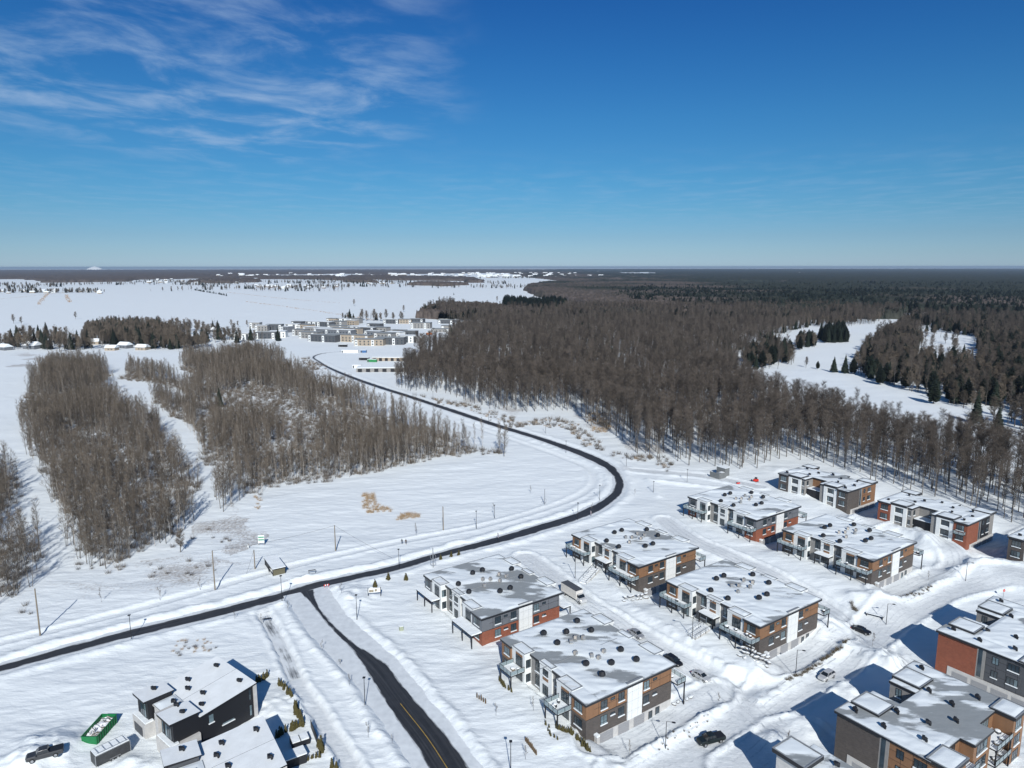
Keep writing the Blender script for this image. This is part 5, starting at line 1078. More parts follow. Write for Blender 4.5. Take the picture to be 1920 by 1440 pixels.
# green dumpster and cargo trailer
def dumpster():
    x,y=-80.8,126.0; z=gz(x,y)-.1; t=thing('dumpster','green open dumpster full of snow covered debris left of the black house','dumpster',(x,y,z),R(90)); m=mat('green_dumpster_paint',(.012,.15,.05),.5,.15,2)
    b=MB(); L_=3.5; w=1.45; 
    b.box(-L_,L_,-w,-w+.08,0,1.75).box(-L_,L_,w-.08,w,0,1.75).box(-L_,-L_+.08,-w+.08,w-.08,0,1.75).box(L_-.08,L_,-w+.08,w-.08,0,1.75).box(-L_+.08,L_-.08,-w+.08,w-.08,.1,.2); b.build('container',m,t)
    for i in range(9):
        for s in (-1,1): MB().box(-.07,.07,-.06,.06,0,1.6).build('rib',m,t,(-L_+.4+i*.78,s*(w+.06),.1))
    MB().box(-L_-.06,L_+.06,-w-.1,-w+.02,1.752,1.85).box(-L_-.06,L_+.06,w-.02,w+.1,1.752,1.85).box(-L_-.06,-L_+.1,-w+.02,w-.02,1.752,1.85).box(L_-.1,L_+.06,-w+.02,w-.02,1.752,1.85).build('rim',m,t)
    n=24; X,Y=np.meshgrid(np.linspace(-L_+.1,L_-.1,n*2),np.linspace(-w+.1,w-.1,n),indexing='ij'); Z=.95+.9*(fbm(X*1.3,Y*1.3,4,5)-.3)
    idx=np.arange(X.size).reshape(X.shape); f=np.stack([idx[:-1,:-1],idx[1:,:-1],idx[1:,1:],idx[:-1,1:]],-1).reshape(-1,4)
    o=link('debris',npmesh('debris',np.stack([X,Y,Z],-1).reshape(-1,3),f,mat('snowy_debris',(.75,.76,.78),.9,.1,1.6,.03,col2=(.8,.82,.85))),t)
    rd=random.Random(4)
    for i in range(26):
        me=cached(('plank',i%4),lambda:MB().box(-.5,.5,-.08,.08,-.03,.03).mesh('board',[M_wood,M_dkgrey,M_concrete,M_beige][i%4])); q=link('board',me,t,(rd.uniform(-3,3),rd.uniform(-1.1,1.1),rd.uniform(1.25,1.55))); q.rotation_euler=(rd.uniform(-.4,.4),rd.uniform(-.4,.4),rd.uniform(0,6))
def trailer():
    x,y=-74.6,118.9; z=gz(x,y); t=thing('cargo_trailer','dark enclosed trailer with snowy ladder rack next to the green dumpster','trailer',(x,y,z),R(49.5)); m=mat('dark_trailer_side',(.045,.047,.05),.5,.2,1)
    MB().box(-3.0,3.0,-1.15,1.15,.45,2.5).build('body',m,t); 
    b=MB()
    for s in (-1,1): b.box(-3.04,3.04,s*1.15-.05,s*1.15+.05,2.45,2.55); b.box(-3.04,-2.94,s*1.15-.05,s*1.15+.05,.4,2.45); b.box(2.94,3.04,s*1.15-.05,s*1.15+.05,.4,2.45)
    b.build('trim',M_rim,t); MB().box(-2.9,2.9,-1.08,1.08,2.5,2.66).build('roof_snow',PILE,t)
    for i in range(5): MB().tube((0,-1.1,0),(0,1.1,0),.04,.04,5).build('rack_bar',M_rim,t,(-2.4+i*1.2,0,2.85))
    for s in (-1,1): MB().tube((-2.6,s*1.0,2.85),(2.6,s*1.0,2.85),.04,.04,5).build('rack_rail',M_rim,t)
    for s in (-1,1):
        wheel(t,-.2,s*1.2,.34,.2); wheel(t,.7,s*1.2,.34,.2); MB().box(-.7,1.2,s*1.3-.12,s*1.3+.12,.75,.82).build('fender',M_rim,t)
dumpster(); trailer()
# ------------------------------------------------------------ poles, lamps, signs
def pole(px,py,h,label,z0=0,arm=False,lamp=False):
    x,y,z=at(px,py,z0); t=thing('utility_pole',label,'utility pole',(x,y,z),0,'wooden utility poles')
    MB().tube((0,0,-.5),(0,0,h),.2,.14,8).build('pole_shaft',M_wood,t)
    MB().box(-.06,.06,-.06,.06,0,.22).build('insulator',M_rim,t,(0,.05,h)); return (x,y,z+h)
p1=pole(75,1190,12.4,'tallest weathered utility pole at the lower left beside the main road'); p2=pole(403,1107,11.7,'utility pole left of the bus shelter'); p3=pole(478,1068,6.0,'short leaning utility pole just left of the bus shelter'); p4=pole(629,1033,8.5,'utility pole right of the bus shelter with short blue shadow'); p5=pole(831,995,8.5,'farthest utility pole beside the snowy bike path')
def wire(a,b,label,sag=.8,r=.035):
    m=MB(); n=10; pts=[Vector(a).lerp(Vector(b),i/n)-Vector((0,0,sag*4*(i/n)*(1-i/n))) for i in range(n+1)]
    for i in range(n): m.tube(pts[i],pts[i+1],r,r,3,0,False)
    tag(m.build('power_line',M_black),label,'wire')
wire(p2,p4,'thin overhead wire from the pole left of the shelter to the pole right of it'); wire(p4,(at(735,1047)),'thin guy wire running down from the pole right of the shelter',.3); wire(p3,(at(462,1078)),'short stay wire falling left from the leaning pole',.1)
def lamp_mesh_parts(t,h,double=False):
    MB().tube((0,0,-.4),(0,0,h),.09,.06,7).build('lamp_post',M_black,t)
    if double: MB().box(-.28,.28,-.28,.28,h,h+.14).build('lamp_head',M_black,t)
    else:
        MB().tube((0,0,h-.05),(1.1,0,h+.12),.045,.04,5).build('lamp_arm',M_black,t); MB().loft([[(x,-w,h+.04),(x,-w,h+.14),(x,w,h+.14),(x,w,h+.04)] for x,w in ((1.0,.08),(1.2,.2),(1.6,.22),(1.75,.1))]).build('lamp_head',M_black,t)
def lamps(lst,h,double,grp):
    first=None
    for (px,py,z0,lab,rz,hh) in lst:
        x,y,z=at(px,py,z0)
        if first is None: first=t=thing('street_lamp',lab,'street lamp',(x,y,z),R(rz),grp); lamp_mesh_parts(t,h,double)
        else: t=copy_tree(first); t.location=(x,y,z); t.rotation_euler=(0,0,R(rz)); t['label']=lab
        t.scale=(1,1,hh/h)
lamps([(748,1068,0,'main road lamp nearest the little conifers, left of the ringed pole',0,6.6),(246,1198,0,'leftmost main road lamp, beside the thin bare asphalt strip',0,6.2),(529,1134,0,'main road lamp at the road junction',0,7),(893,991,0,'lamp beyond the main road where wide bank begins',0,6.5),(927,971,0,'short lamp in the snowfield right of the farthest utility pole',0,5),(669,1164,0,'lamp beside the billboard bench on the lawn',0,6.8),(684,1326,0,'lamp halfway down the side road',0,6.2),(957,1452,0,'lamp at the bottom edge near the stake row',0,6.2),(1083,975,0,'lamp on the inner side before the road bend',0,6.5),(1124,938,0,'lamp at the inner apex of the road bend',0,6),(1061,852,0,'lamp on the far side after the bend',0,6),(1023,813,0,'second lamp past the bend towards the village',0,6),(916,797,0,'third lamp past the bend towards the village',0,6),(1174,876,0,'lamp outside the bend toward the forest',0,6),(885,770,0,'fourth lamp past the bend beside the scrub',0,6),(812,752,0,'farthest lamp past the bend before the woods hide the road',0,6),(1225,925,0,'lamp beside the hedge bed outside the bend',0,4.5),(1288,905,0,'lamp near the grey enclosure',0,5.5)],6.5,True,'black lamp posts along the main road')
lamps([(1247,1407,-3,'arm lamp between the parking rows of the nearest block',-20,5.8),(1078,1086,-.1,'arm lamp in front of the block behind the box truck',160,6.7),(1297,1205,-1.5,'arm lamp by the snowy steps of the second orange block',150,5.6),(1491,1270,-3,'arm lamp in the hedge island between parking rows',-20,5.8),(1661,1171,-3,'arm lamp beside the snow covered sign bed',-20,5.8),(1810,1090,-3,'arm lamp on the far snow ridge at the right',-20,5.8)],5.8,False,'black arm lamps along the plowed lanes')
def ringpole(px,py,n,label):
    x,y,z=at(px,py); t=thing('ringed_pole',label,'pole',(x,y,z),0,'grey poles with rings'); MB().tube((0,0,-.4),(0,0,6.2),.16,.12,8).build('pole_shaft',M_coping,t)
    for k in range(n):
        b=MB(); c=1.5+k*1.9; R0=.85
        for i in range(20):
            a0=i*math.pi/10; a1=a0+math.pi/10; b.tube((R0*math.cos(a0),0,c+R0*math.sin(a0)),(R0*math.cos(a1),0,c+R0*math.sin(a1)),.06,.06,4,0,False)
        b.build('ring',M_coping,t)
ringpole(812,1065,2,'grey pole with two rings behind the grey and red block'); ringpole(1021,945,1,'grey pole with one ring inside the road bend')
# bus shelter
def shelter():
    t=thing('bus_shelter','black framed bus shelter with snowy roof beside the main road','bus shelter',(-71.5,202.0,gz(-71.5,202)),R(-57.5))
    b=MB(); L_=5.0; w=2.0
    for x in (-L_+.3,0,L_-.3):
        for y in (-w+.2,w-.2): b.box(x-.08,x+.08,y-.08,y+.08,-.4,2.5)
    b.box(-L_+.3,L_-.3,-w+.14,-w+.26,.9,1.0); b.build('frame',M_black,t)
    MB().box(-L_,L_,-w,w,2.5,2.68).build('roof',M_black,t); MB().box(-L_+.06,L_-.06,-w+.06,w-.06,2.68,2.86).build('roof_snow',PILE,t)
    MB().box(-L_+.4,L_-.6,w-.25,w-.21,.2,2.3).build('back_panel',M_dkgrey,t); MB().box(L_-.32,L_-.28,-w+.3,w-.3,.2,2.3).build('end_glass',mat('amber_shelter_glass',(.12,.11,.07),.2),t)
    MB().box(-L_+.4,-.5,-w+.2,-w+.24,.2,2.3).build('front_panel',M_black,t); MB().box(-3,2.5,.8,1.4,.2,.5).build('bench',M_wood,t)
shelter()
def sign_board():
    x,y,z=at(490,1022); t=thing('notice_sign','white sign with green bands on two legs above the bus shelter','sign',(x,y,z),R(5)); 
    MB().box(-1.0,1.0,-.05,.05,.6,3.4).build('board',M_white,t); MB().box(-.9,.9,-.06,-.051,2.5,2.9).box(-.9,.9,-.06,-.051,1.6,2.0).build('green_band',mat('green_print',(.03,.25,.12),.6),t)
    for s in (-.9,.9): MB().box(s-.06,s+.06,.052,.15,-.4,3.3).build('leg',M_wood,t)
    x,y,z=at(465,1028); t=thing('small_board','small tilted white board left of the green banded sign','sign',(x,y,z),R(-40)); MB().box(-.6,.6,-.04,.04,.2,1.1).build('board',M_white,t); MB().box(-.05,.05,.04,.1,-.3,1.1).build('leg',M_black,t)
    x,y,z=at(702,1121); t=thing('billboard','white information board on two black legs on the snowy lawn','sign',(x,y,z),R(12)); MB().box(-1.6,1.6,-.08,.08,1.0,2.3).build('board',M_white,t)
    MB().box(-1.4,-.2,-.095,-.081,1.2,1.9).box(.1,.7,-.095,-.081,1.3,2.0).build('printed_panel',mat('board_print',(.25,.22,.16),.7,.5,2),t)
    for s in (-1.7,1.7): MB().box(s-.09,s+.09,-.1,.1,-.4,2.4).build('leg',M_black,t)
    MB().box(-1.2,-.4,-.3,.3,2.3,2.6).build('snow_cap',PILE,t)
    for px,py,lab,h in ((934,1016,'real estate sign on a post beside the main road',3.2),(1108,968,'small sign on a post near the bend',2.2)):
        x,y,z=at(px,py); t=thing('road_sign',lab,'sign',(x,y,z),R(-70)); MB().box(-.05,.05,-.05,.05,-.3,h).build('post',M_black,t); MB().box(-.5,.5,-.08,-.055,h-1.5,h).build('sign_face',mat('sign_print',(.5,.42,.42),.6,.5,3),t)
    x,y,z=at(637,1245); t=thing('small_sign','small grey square sign on a stake beside the side road','sign',(x,y,z),0); MB().box(-.35,.35,-.03,.03,.8,1.4).build('sign_face',M_coping,t); MB().box(-.04,.04,.03,.09,-.3,1.4).build('post',M_black,t)
    x,y,z=at(612,1101); t=thing('road_barrier','red and white striped road barrier at the junction','barrier',(x,y,z),R(25))
    for i in range(5): MB().box(-.14,.14,-.04,.04,.5,.9).build('stripe',[M_redpaint,M_white][i%2],t,(-.6+i*.3,0,0))
    for s in (-.5,.5): MB().box(s-.04,s+.04,.042,.12,0,1.0).build('leg',M_redpaint,t)
    x,y=g(1881,1120,-3.2); z=gz(x,y); t=thing('stop_sign','red octagonal stop sign behind the charcoal block at the right','stop sign',(x,y,z),R(10)); MB().tube((0,-.03,2.2),(0,.0,2.2),.42,.42,8).build('sign_face',M_redpaint,t); MB().box(-.04,.04,.001,.08,-.3,2.3).build('post',M_rim,t)
    fc=bpy.data.curves.new('stop_lettering','FONT'); fc.body='STOP'; fc.size=.28; fc.align_x='CENTER'; fc.align_y='CENTER'; fc.extrude=.002
    fc.materials.append(M_white); tmp=bpy.data.objects.new('source',fc); col.objects.link(tmp); bpy.context.view_layer.update()
    me=bpy.data.meshes.new_from_object(tmp.evaluated_get(bpy.context.evaluated_depsgraph_get())); bpy.data.objects.remove(tmp); o=link('lettering',me,t,(0,-.036,2.2)); o.rotation_euler=(R(90),0,0)
M_redpaint=mat('red_paint',(.5,.03,.02),.5)
sign_board()
def boxes():
    x,y,z=at(752,1182); t=thing('utility_box','pale green utility box on the lawn left of the grey and red block','utility box',(x,y,z),R(20)); m=mat('pale_green_box',(.30,.33,.24),.7); MB().box(-.5,.5,-.45,.45,-.2,1.1).build('cabinet',m,t); MB().box(-.54,.54,-.49,.49,1.1,1.2).build('lid',PILE,t); MB().box(-.4,.4,-.47,-.451,.1,1.0).build('door',m,t)
    # grey enclosure by the forest
    x,y=g(1349,893); z=gz(x,y); t=thing('equipment_enclosure','small grey walled enclosure with snow caps below the forest edge','enclosure',(x,y,z),R(35)); m=mat('enclosure_grey',(.16,.17,.17),.8,.1,1)
    MB().box(-4,1.0,-.1+-3,.1-3,-.5,2.0).box(-4.1,-3.9,-2.9,2,-.5,2.0).box(.9,1.1,-2.9,2,-.5,1.5).build('low_wall',m,t); MB().box(1.1,4,-2.0,2.6,-.5,3.2).build('shed',m,t); MB().box(1.0,4.1,-2.1,2.7,3.2,3.35).box(-1,.8,-2,-.4,1.4,1.7).build('snow_cap',PILE,t); MB().box(-3,-1.4,-2,-.4,-.3,1.7).box(-1,.8,-2,-.4,-.3,1.4).build('cabinet',M_coping,t)
    x,y=g(1417,904); z=gz(x,y); t=thing('snow_blower','red snow clearing machine beside the grey enclosure','machine',(x,y,z),R(-20)); MB().loft([ring(-1.1,.5,.4,1.1),ring(-.6,.6,.3,1.5),ring(.8,.6,.3,1.5),ring(1.1,.5,.4,1.2)]).build('body',M_redpaint,t); MB().box(-.5,.5,-.5,.5,1.5,2.1).build('cab',M_carglass,t); MB().loft([ring(-2.0,.9,.1,.9),ring(-1.6,.9,.1,.9)]).build('blower_head',M_black,t)
    for xx in (-.7,.7):
        for s in (-1,1): wheel(t,xx,s*.62,.35,.22)
    x,y=g(1384,907); z=gz(x,y); t=thing('snow_plow_blade','small red plow attachment left of the red machine','plow',(x,y,z),R(30)); MB().loft([[(-1,-.2,0),(-1,.0,.5),(-1,.1,.5),(-1,-.05,0)],[(1,-.2,0),(1,.0,.5),(1,.1,.5),(1,-.05,0)]]).build('blade',M_redpaint,t); MB().box(-.3,.3,.12,.9,.1,.4).build('frame',M_black,t)
boxes()
# people
def person(px,py,label,coat):
    x,y,z=at(px,py); t=thing('person',label,'person',(x,y,z),R(-100),'people walking on the bike path')
    J=[(0,0,.92),(0,0,1.2),(0,0,1.42),(0,.0,1.52),(0.02,0,1.66),(0,.1,.9),(.12,.1,.48),(.02,.1,.05),(.14,.1,.03),(0,-.1,.9),(-.10,-.1,.5),(-.25,-.1,.1),(-.14,-.1,.03),(0,.2,1.4),(-.08,.26,1.14),(.08,.26,.92),(0,-.2,1.4),(.1,-.26,1.14),(.2,-.24,.94)]
    E_=[(0,1),(1,2),(2,3),(3,4),(0,5),(5,6),(6,7),(7,8),(0,9),(9,10),(10,11),(11,12),(2,13),(13,14),(14,15),(2,16),(16,17),(17,18)]
    Rr=[.17,.17,.16,.07,.11,.11,.08,.055,.05,.11,.08,.055,.05,.085,.06,.045,.085,.06,.045]
    me=bpy.data.meshes.new('body'); me.from_pydata(J,E_,[]); o=link('body',me,t); md=o.modifiers.new('skin','SKIN'); sv=me.skin_vertices[0].data
    for i,r in enumerate(Rr): sv[i].radius=(r,r); sv[i].use_root=(i==0)
    o.modifiers.new('smooth','SUBSURF').levels=1; me.materials.append(coat)
    MB().loft([[(.12*math.cos(a)*s+.01,.11*math.sin(a)*s,z_) for a in [k*math.pi/4 for k in range(8)]] for z_,s in ((1.63,1.0),(1.72,1.02),(1.79,.7))]).build('hat',M_black,t)
person(753.5,1021,'left one of two walkers in dark winter clothes on the bike path',M_dkgrey); person(761,1021,'right one of two walkers in brownish winter coat on the bike path',mat('brown_coat',(.07,.05,.04),.9))
# little conifers, hedges, saplings
LC=[(703,1103,'small dark conifer nearest the information board'),(728,1089,'small conifer second from the information board'),(761,1089,'small conifer left of the ringed pole'),(826,1052,'little conifer just right of the ringed pole, left of three'),(846,1048,'middle one of three little conifers behind the grey and red block'),(860,1044,'right one of three little conifers behind the grey and red block'),(2,1290,'tiny conifer cut by the left edge')]
for i,(px,py,lab) in enumerate(LC[:6]): plant('little',i%3,at(px,py),1.0 if i<3 else .8,'young_conifer',lab,'conifer','young conifers beside the main road')
def hedge(pts,n,kind,label,group,s=(.7,1.2),zz=0,w=.15):
    P3=[at(*p,zz) for p in pts]; cum=[0]
    for a,b in zip(P3[:-1],P3[1:]): cum.append(cum[-1]+math.dist(a[:2],b[:2]))
    for i in range(n):
        d=cum[-1]*(i+.5)/n; k=max(j for j in range(len(cum)-1) if cum[j]<=d); f=(d-cum[k])/(cum[k+1]-cum[k]); x=P3[k][0]*(1-f)+P3[k+1][0]*f+random.gauss(0,w); y=P3[k][1]*(1-f)+P3[k+1][1]*f+random.gauss(0,w)
        if kind=='twig':
            me=cached(('hedge',i%4),lambda:shrub_mesh(90+i%4,1.1,.8,70,M_hedge)); o=link('hedge_shrub',me,None,(x,y,gz(x,y)),random.random()*6.28); sc=random.uniform(*s); o.scale=(sc,sc,sc); tag(o,label,'shrub',group)
        else: plant(kind,i%3,(x,y,gz(x,y)-.1),random.uniform(*s),'cedar_shrub',label,'shrub',group)
M_hedge=mat('brown_hedge_twigs',(.11,.085,.05),.95,.3,1)
hedge([(1040,1366),(1062,1376),(1090,1392),(1106,1410)],26,'cedar','snow dusted cedar of the hedge round the corner of the nearest orange block','cedars at the foot of the nearest block',(.5,.85),-.6)
hedge([(1022,1360),(1035,1385),(1050,1392)],7,'cedar','cedar under the near glass balcony of the nearest block','cedars under the near balcony',(.4,.6),-.6)
hedge([(933,1275),(945,1290),(958,1300)],8,'cedar','brownish cedar under the left glass balcony of the nearest block','cedars under the left balcony',(.5,.8),-.3)
hedge([(1474,1283),(1520,1262),(1560,1235),(1590,1215)],46,'twig','leafless hedge shrub in the long row between parking lanes','hedge row between parking lanes',(.7,1.0),-3,.2)
hedge([(1597,1130),(1602,1142),(1608,1150)],7,'twig','leafless shrub round the snow covered sign bed','shrubs round the sign bed',(.8,1.1),-3,.3)
hedge([(1680,1122),(1715,1124),(1745,1108)],16,'twig','leafless shrub along the far parking ridge','shrubs on the far ridge',(.6,1.0),-3,.3)
hedge([(1230,1412),(1270,1390),(1330,1352)],18,'twig','leafless twig clump on the ridge behind the green pickup','twigs on the near ridge',(.3,.6),-3,.5)
hedge([(480,1280),(490,1277),(502,1270)],7,'cedar','cedar in the shade behind the black house','cedars behind the black house',(.8,1.2))
hedge([(521,1282),(532,1294),(538,1300),(546,1315)],12,'cedar','olive cedar in the curving row above the terrace, upper part','cedar row upper part',(.6,.95))
hedge([(551,1328),(557,1340),(564,1350)],12,'cedar','olive cedar in the thick clump midway along the curving row','cedar clump midway',(.8,1.3))
hedge([(541,1372),(555,1366),(570,1358)],9,'cedar','olive cedar in the short row above the hot tub','cedar row above the hot tub',(.8,1.2))
hedge([(515,1386),(528,1378),(536,1372)],4,'cedar','dark cedar in the house shadow left of the hot tub','cedars in the house shadow',(.9,1.2))
hedge([(598,1400),(605,1412)],5,'cedar','olive cedar right of the leaning dark fence','cedars by the dark fence',(.9,1.4))
hedge([(565,1428),(580,1424),(602,1420)],9,'cedar','snow bent cedar in the row along the bottom of the terrace','cedars below the terrace',(.5,.8))
hedge([(620,1440),(632,1448)],4,'cedar','brown olive cedar at the bottom edge by the snowy walkway','cedars at the bottom edge',(.8,1.2))
def stakes(pts,n,label,group):
    for i in range(n):
        f=(i+.5)/n; x,y,z=at(pts[0][0]*(1-f)+pts[1][0]*f,pts[0][1]*(1-f)+pts[1][1]*f); h=random.uniform(.9,1.4)
        me=cached('wrapped',lambda:MB().loft([[(r*math.cos(a),r*math.sin(a),z_) for a in [k*math.pi/3 for k in range(6)]] for z_,r in ((-.3,.12),(.2,.16),(.7,.13),(1.0,.04))]).mesh('wrapped_shrub',M_wrap)); o=link('wrapped_shrub',me,None,(x,y,z),0,(1,1,h)); tag(o,label,'shrub',group)
M_wrap=mat('brown_wrapping',(.12,.085,.05),.9,.3,3)
stakes([(892,1308),(912,1322)],5,'small brown wrapped shrub in the upper row near the red brick block','upper row of wrapped shrubs')
stakes([(984,1392),(1006,1420)],9,'small brown wrapped shrub in the lower row near the bottom edge','lower row of wrapped shrubs')
for (px,py,s,lab) in [(604,1222,.8,'single bare shrub tree between walkway and side road'),(1000,1185+150,.8,'thin bare sapling left of the nearest orange block'),(930,1345,.8,'thin sapling below the upper wrapped shrubs'),(780,1005,1.3,'thin bare tree above the two walkers'),(640,1120,.9,'thin sapling right of the junction'),(1110,958,.9,'sapling beside the bend sign'),(1190,930,.8,'sapling outside the bend'),(995,925,1.0,'sapling in the field left of the single ringed pole'),(925,955,.8,'sapling near the short lamp'),(300,1125,1.2,'bare sapling above the left road'),(375,1105,1.1,'bare sapling left of the pole near the shelter'),(490,1170,.8,'sapling beside the wet walkway'),(540,1150,.7,'sapling between walkway and junction'),(655,1290,.8,'sapling between walkway and side road lamp'),(690,1385,.9,'sapling at the lower side road bank'),(735,1400,.5,'sapling close to the bare asphalt'),(985,1378+50,.9,'sapling beside the lower wrapped row'),(1180,1290+130,.9,'sapling at the near parking ridge'),(1345,1330,.9,'tall bare shrub at the tip of the near ridge'),(1475,1410,1.2,'bare tree in the shadow at the bottom lane'),(1635,1215,1.1,'bare sapling on the snow pile by the big shadow'),(1230,1095,.8,'sapling in front of the block behind the truck'),(1252,1060,.8,'sapling beside the cross lane'),(1150,1070,.7,'sapling by the snowy steps'),(1370,1215,.8,'sapling before the rock wall'),(1740,1090,.9,'sapling on the far ridge'),(190,1130,1.1,'bare sapling near the left wood corner'),(440,1165,.7,'sapling below the left road')]:
    z0=-3 if (px>1300 and py>1080) else 0; plant('sapling',len(lab)%3,at(px,py,z0),s,'bare_sapling',lab,'sapling')
# rock retaining walls
ROCKM=[]
def rockmesh(i):
    rd=random.Random(i); bm=bmesh.new(); bmesh.ops.create_icosphere(bm,subdivisions=1,radius=.5)
    for v in bm.verts: v.co*=rd.uniform(.75,1.15); v.co.z*=.7; v.co.x*=1.25
    me=bpy.data.meshes.new('rock'); bm.to_mesh(me); bm.free(); me.materials.append(M_rock); me.materials.append(PILE)
    for p in me.polygons:
        if p.normal.z>.75: p.material_index=1
    return me
def rocks(px0,py0,px1,py1,rows,n,label,z0):
    a=at(px0,py0,z0); b=at(px1,py1,z0); t=thing('rock_wall',label,'rock wall',a,math.atan2(b[1]-a[1],b[0]-a[0])); L_=math.dist(a[:2],b[:2])
    for r in range(rows):
        for i in range(n):
            o=link('stone',cached(('rock',(i+r*3)%6),lambda:rockmesh((i+r*3)%6)),t,(L_*(i+.5*(r%2)+.3)/n+random.uniform(-.2,.2),r*.95+random.uniform(-.2,.2),.15+r*.6+(b[2]-a[2])*i/n),random.random()*6); s=random.uniform(1.0,1.6); o.scale=(s,s*.8,s*.8)
rocks(1168,1131,1216,1122,2,6,'snow capped rock wall left of the grey garage pillar behind the truck',-1.5)
rocks(1385,1232,1442,1252,3,7,'snow capped rock wall at the corner of the second orange block',-1.2)
rocks(1262,1322,1300,1306,1,5,'low snowy stones right of the nearest orange block',-2.8)
# entrance steps
def steps(px0,py0,px1,py1,n,label,z0,z1):
    x0,y0=g(px0,py0,z0); x1,y1=g(px1,py1,z1); t=thing('outdoor_steps',label,'steps',(x0,y0,gz(x0,y0)),math.atan2(y1-y0,x1-x0)); L_=math.hypot(x1-x0,y1-y0)
    for i in range(n):
        s=MB().box(0,L_/n*.75,-1.1,1.1,-.4,.12).build('step',M_concrete,t,(L_*i/n,0,.12*i)); MB().box(.05,L_/n*.7,-1.05,1.05,.12,.30).build('step_snow',PILE,s)
    for s in (-1.2,1.2):
        b=MB(); 
        for i in range(4): b.tube((L_*i/3,s,.12*n*i/3-.3),(L_*i/3,s,.12*n*i/3+1.1),.04,.04,5)
        b.tube((0,s,1.1),(L_,s,.12*n+1.1),.04,.04,5); b.build('handrail',M_black,t)
steps(1092,1095,1118,1072,9,'snowy entrance steps with handrails in front of the block behind the truck',-.2,0)
steps(1296,1208,1325,1190,9,'snowy entrance steps with handrails in front of the second orange block',-1.2,-.3)
# hot tub, dark fence, snow covered sign bed, benches
def yard():
    x,y,z=at(562,1394); t=thing('hot_tub','black hot tub with two snow caps behind the bottom houses','hot tub',(x,y,z),R(30)); MB().box(-1.7,1.7,-1.1,1.1,-.3,1.0).build('cabinet',M_black,t); MB().box(-1.55,-.1,-.95,.95,1.0,1.2).build('snow_cap',PILE,t); MB().box(.1,1.55,-.95,.95,1.0,1.3).build('snow_cap',PILE,t)
    x,y,z=at(588,1380); t=thing('screen_fence','dark leaning privacy fence right of the hot tub','fence',(x,y,z),R(-62))
    for i in range(6): MB().box(-.42,.42,-.04,.04,-.3,1.7).build('fence_board',M_black,t,(-2.2+i*.86,0,0))
    MB().box(-2.7,2.6,.042,.1,1.4,1.5).build('fence_rail',M_black,t)
    x,y,z=at(551,1430); t=thing('black_shed','low black shed against the bottom house','shed',(x,y,z),R(33)); MB().box(-2,2,-1.2,1.2,-.3,1.8).build('wall',M_black,t); MB().box(-2.1,2.1,-1.3,1.3,1.8,2.0).build('roof_snow',PILE,t)
    x,y,z=at(1640,1152,-3); t=thing('picnic_table','snow covered dark bench and rack on the snowy island','bench',(x,y,z),R(-35)); MB().box(-2.2,2.2,-.4,.4,.6,.7).build('bench_top',M_black,t); MB().box(-2.1,2.1,-.35,.35,.7,.85).build('snow_cap',PILE,t)
    for sx in (-1.9,1.9): MB().box(sx-.06,sx+.06,-.35,.35,-.3,.6).build('leg',M_black,t)
    for px,py,lab in ((500,1163,'dark bent sign frame at the top of the wet walkway'),(585,1078,'low black bench frame in the snow near the junction')):
        x,y,z=at(px,py); t=thing('metal_frame',lab,'frame',(x,y,z),R(20)); MB().box(-1.0,-.9,-.05,.05,-.3,1.0).box(.9,1.0,-.05,.05,-.3,1.0).build('leg',M_black,t); MB().box(-1.05,1.05,-.2,.2,1.0,1.1).build('top',M_black,t)
yard()
# ------------------------------------------------------------ far housing beyond the woods
FH=[M_white,M_grey,M_taupe,M_dkgrey,mat('tan_siding',(.33,.28,.22),.8,.1,1),M_orange]
def town(px,py,L_,D_,H_,rot,mi,label,row=1,grp='modern houses of the far development',z=0,roofm=None):
    roofm=M_membrane if (mi in (2,3,4) and int(px)%3) else PILE
    H_=H_*1.12; x,y=g(px,py); t=thing('modern_house',label,'house',(x,y,gz(x,y)),R(rot),grp); 
    MB().box(-L_/2,L_/2,-D_/2,D_/2,-1,H_).build('wall',FH[mi],t); MB().box(-L_/2-.2,L_/2+.2,-D_/2-.2,D_/2+.2,H_,H_+.35).box(-L_/2,L_/2,-D_/2,D_/2,H_+.35,H_+.55,1).build('roof',[M_gutter,roofm],t)
    n=max(2,int(L_/4.5))
    for k in range(n):
        xx=-L_/2+L_*(k+.5)/n
        if k%2==0 and (mi==0 or k%4==0): MB().box(xx-L_/n*.32,xx+L_/n*.32,-D_/2-.25,-D_/2,-.5,H_-.4).build('bay',M_white if mi!=0 else M_dkgrey,t)
        for zz in (1.1,4.2):
            if zz+1.6<H_: MB().box(xx-.75,xx+.75,-D_/2-.33,-D_/2-.26,zz,zz+1.7).build('window',M_glass,t)
    for k in range(2):
        yy=-D_/4+k*D_/2
        for zz in (1.1,4.2):
            if zz+1.6<H_: MB().box(-L_/2-.05,-L_/2,yy-.7,yy+.7,zz,zz+1.6).build('window',M_glass,t)
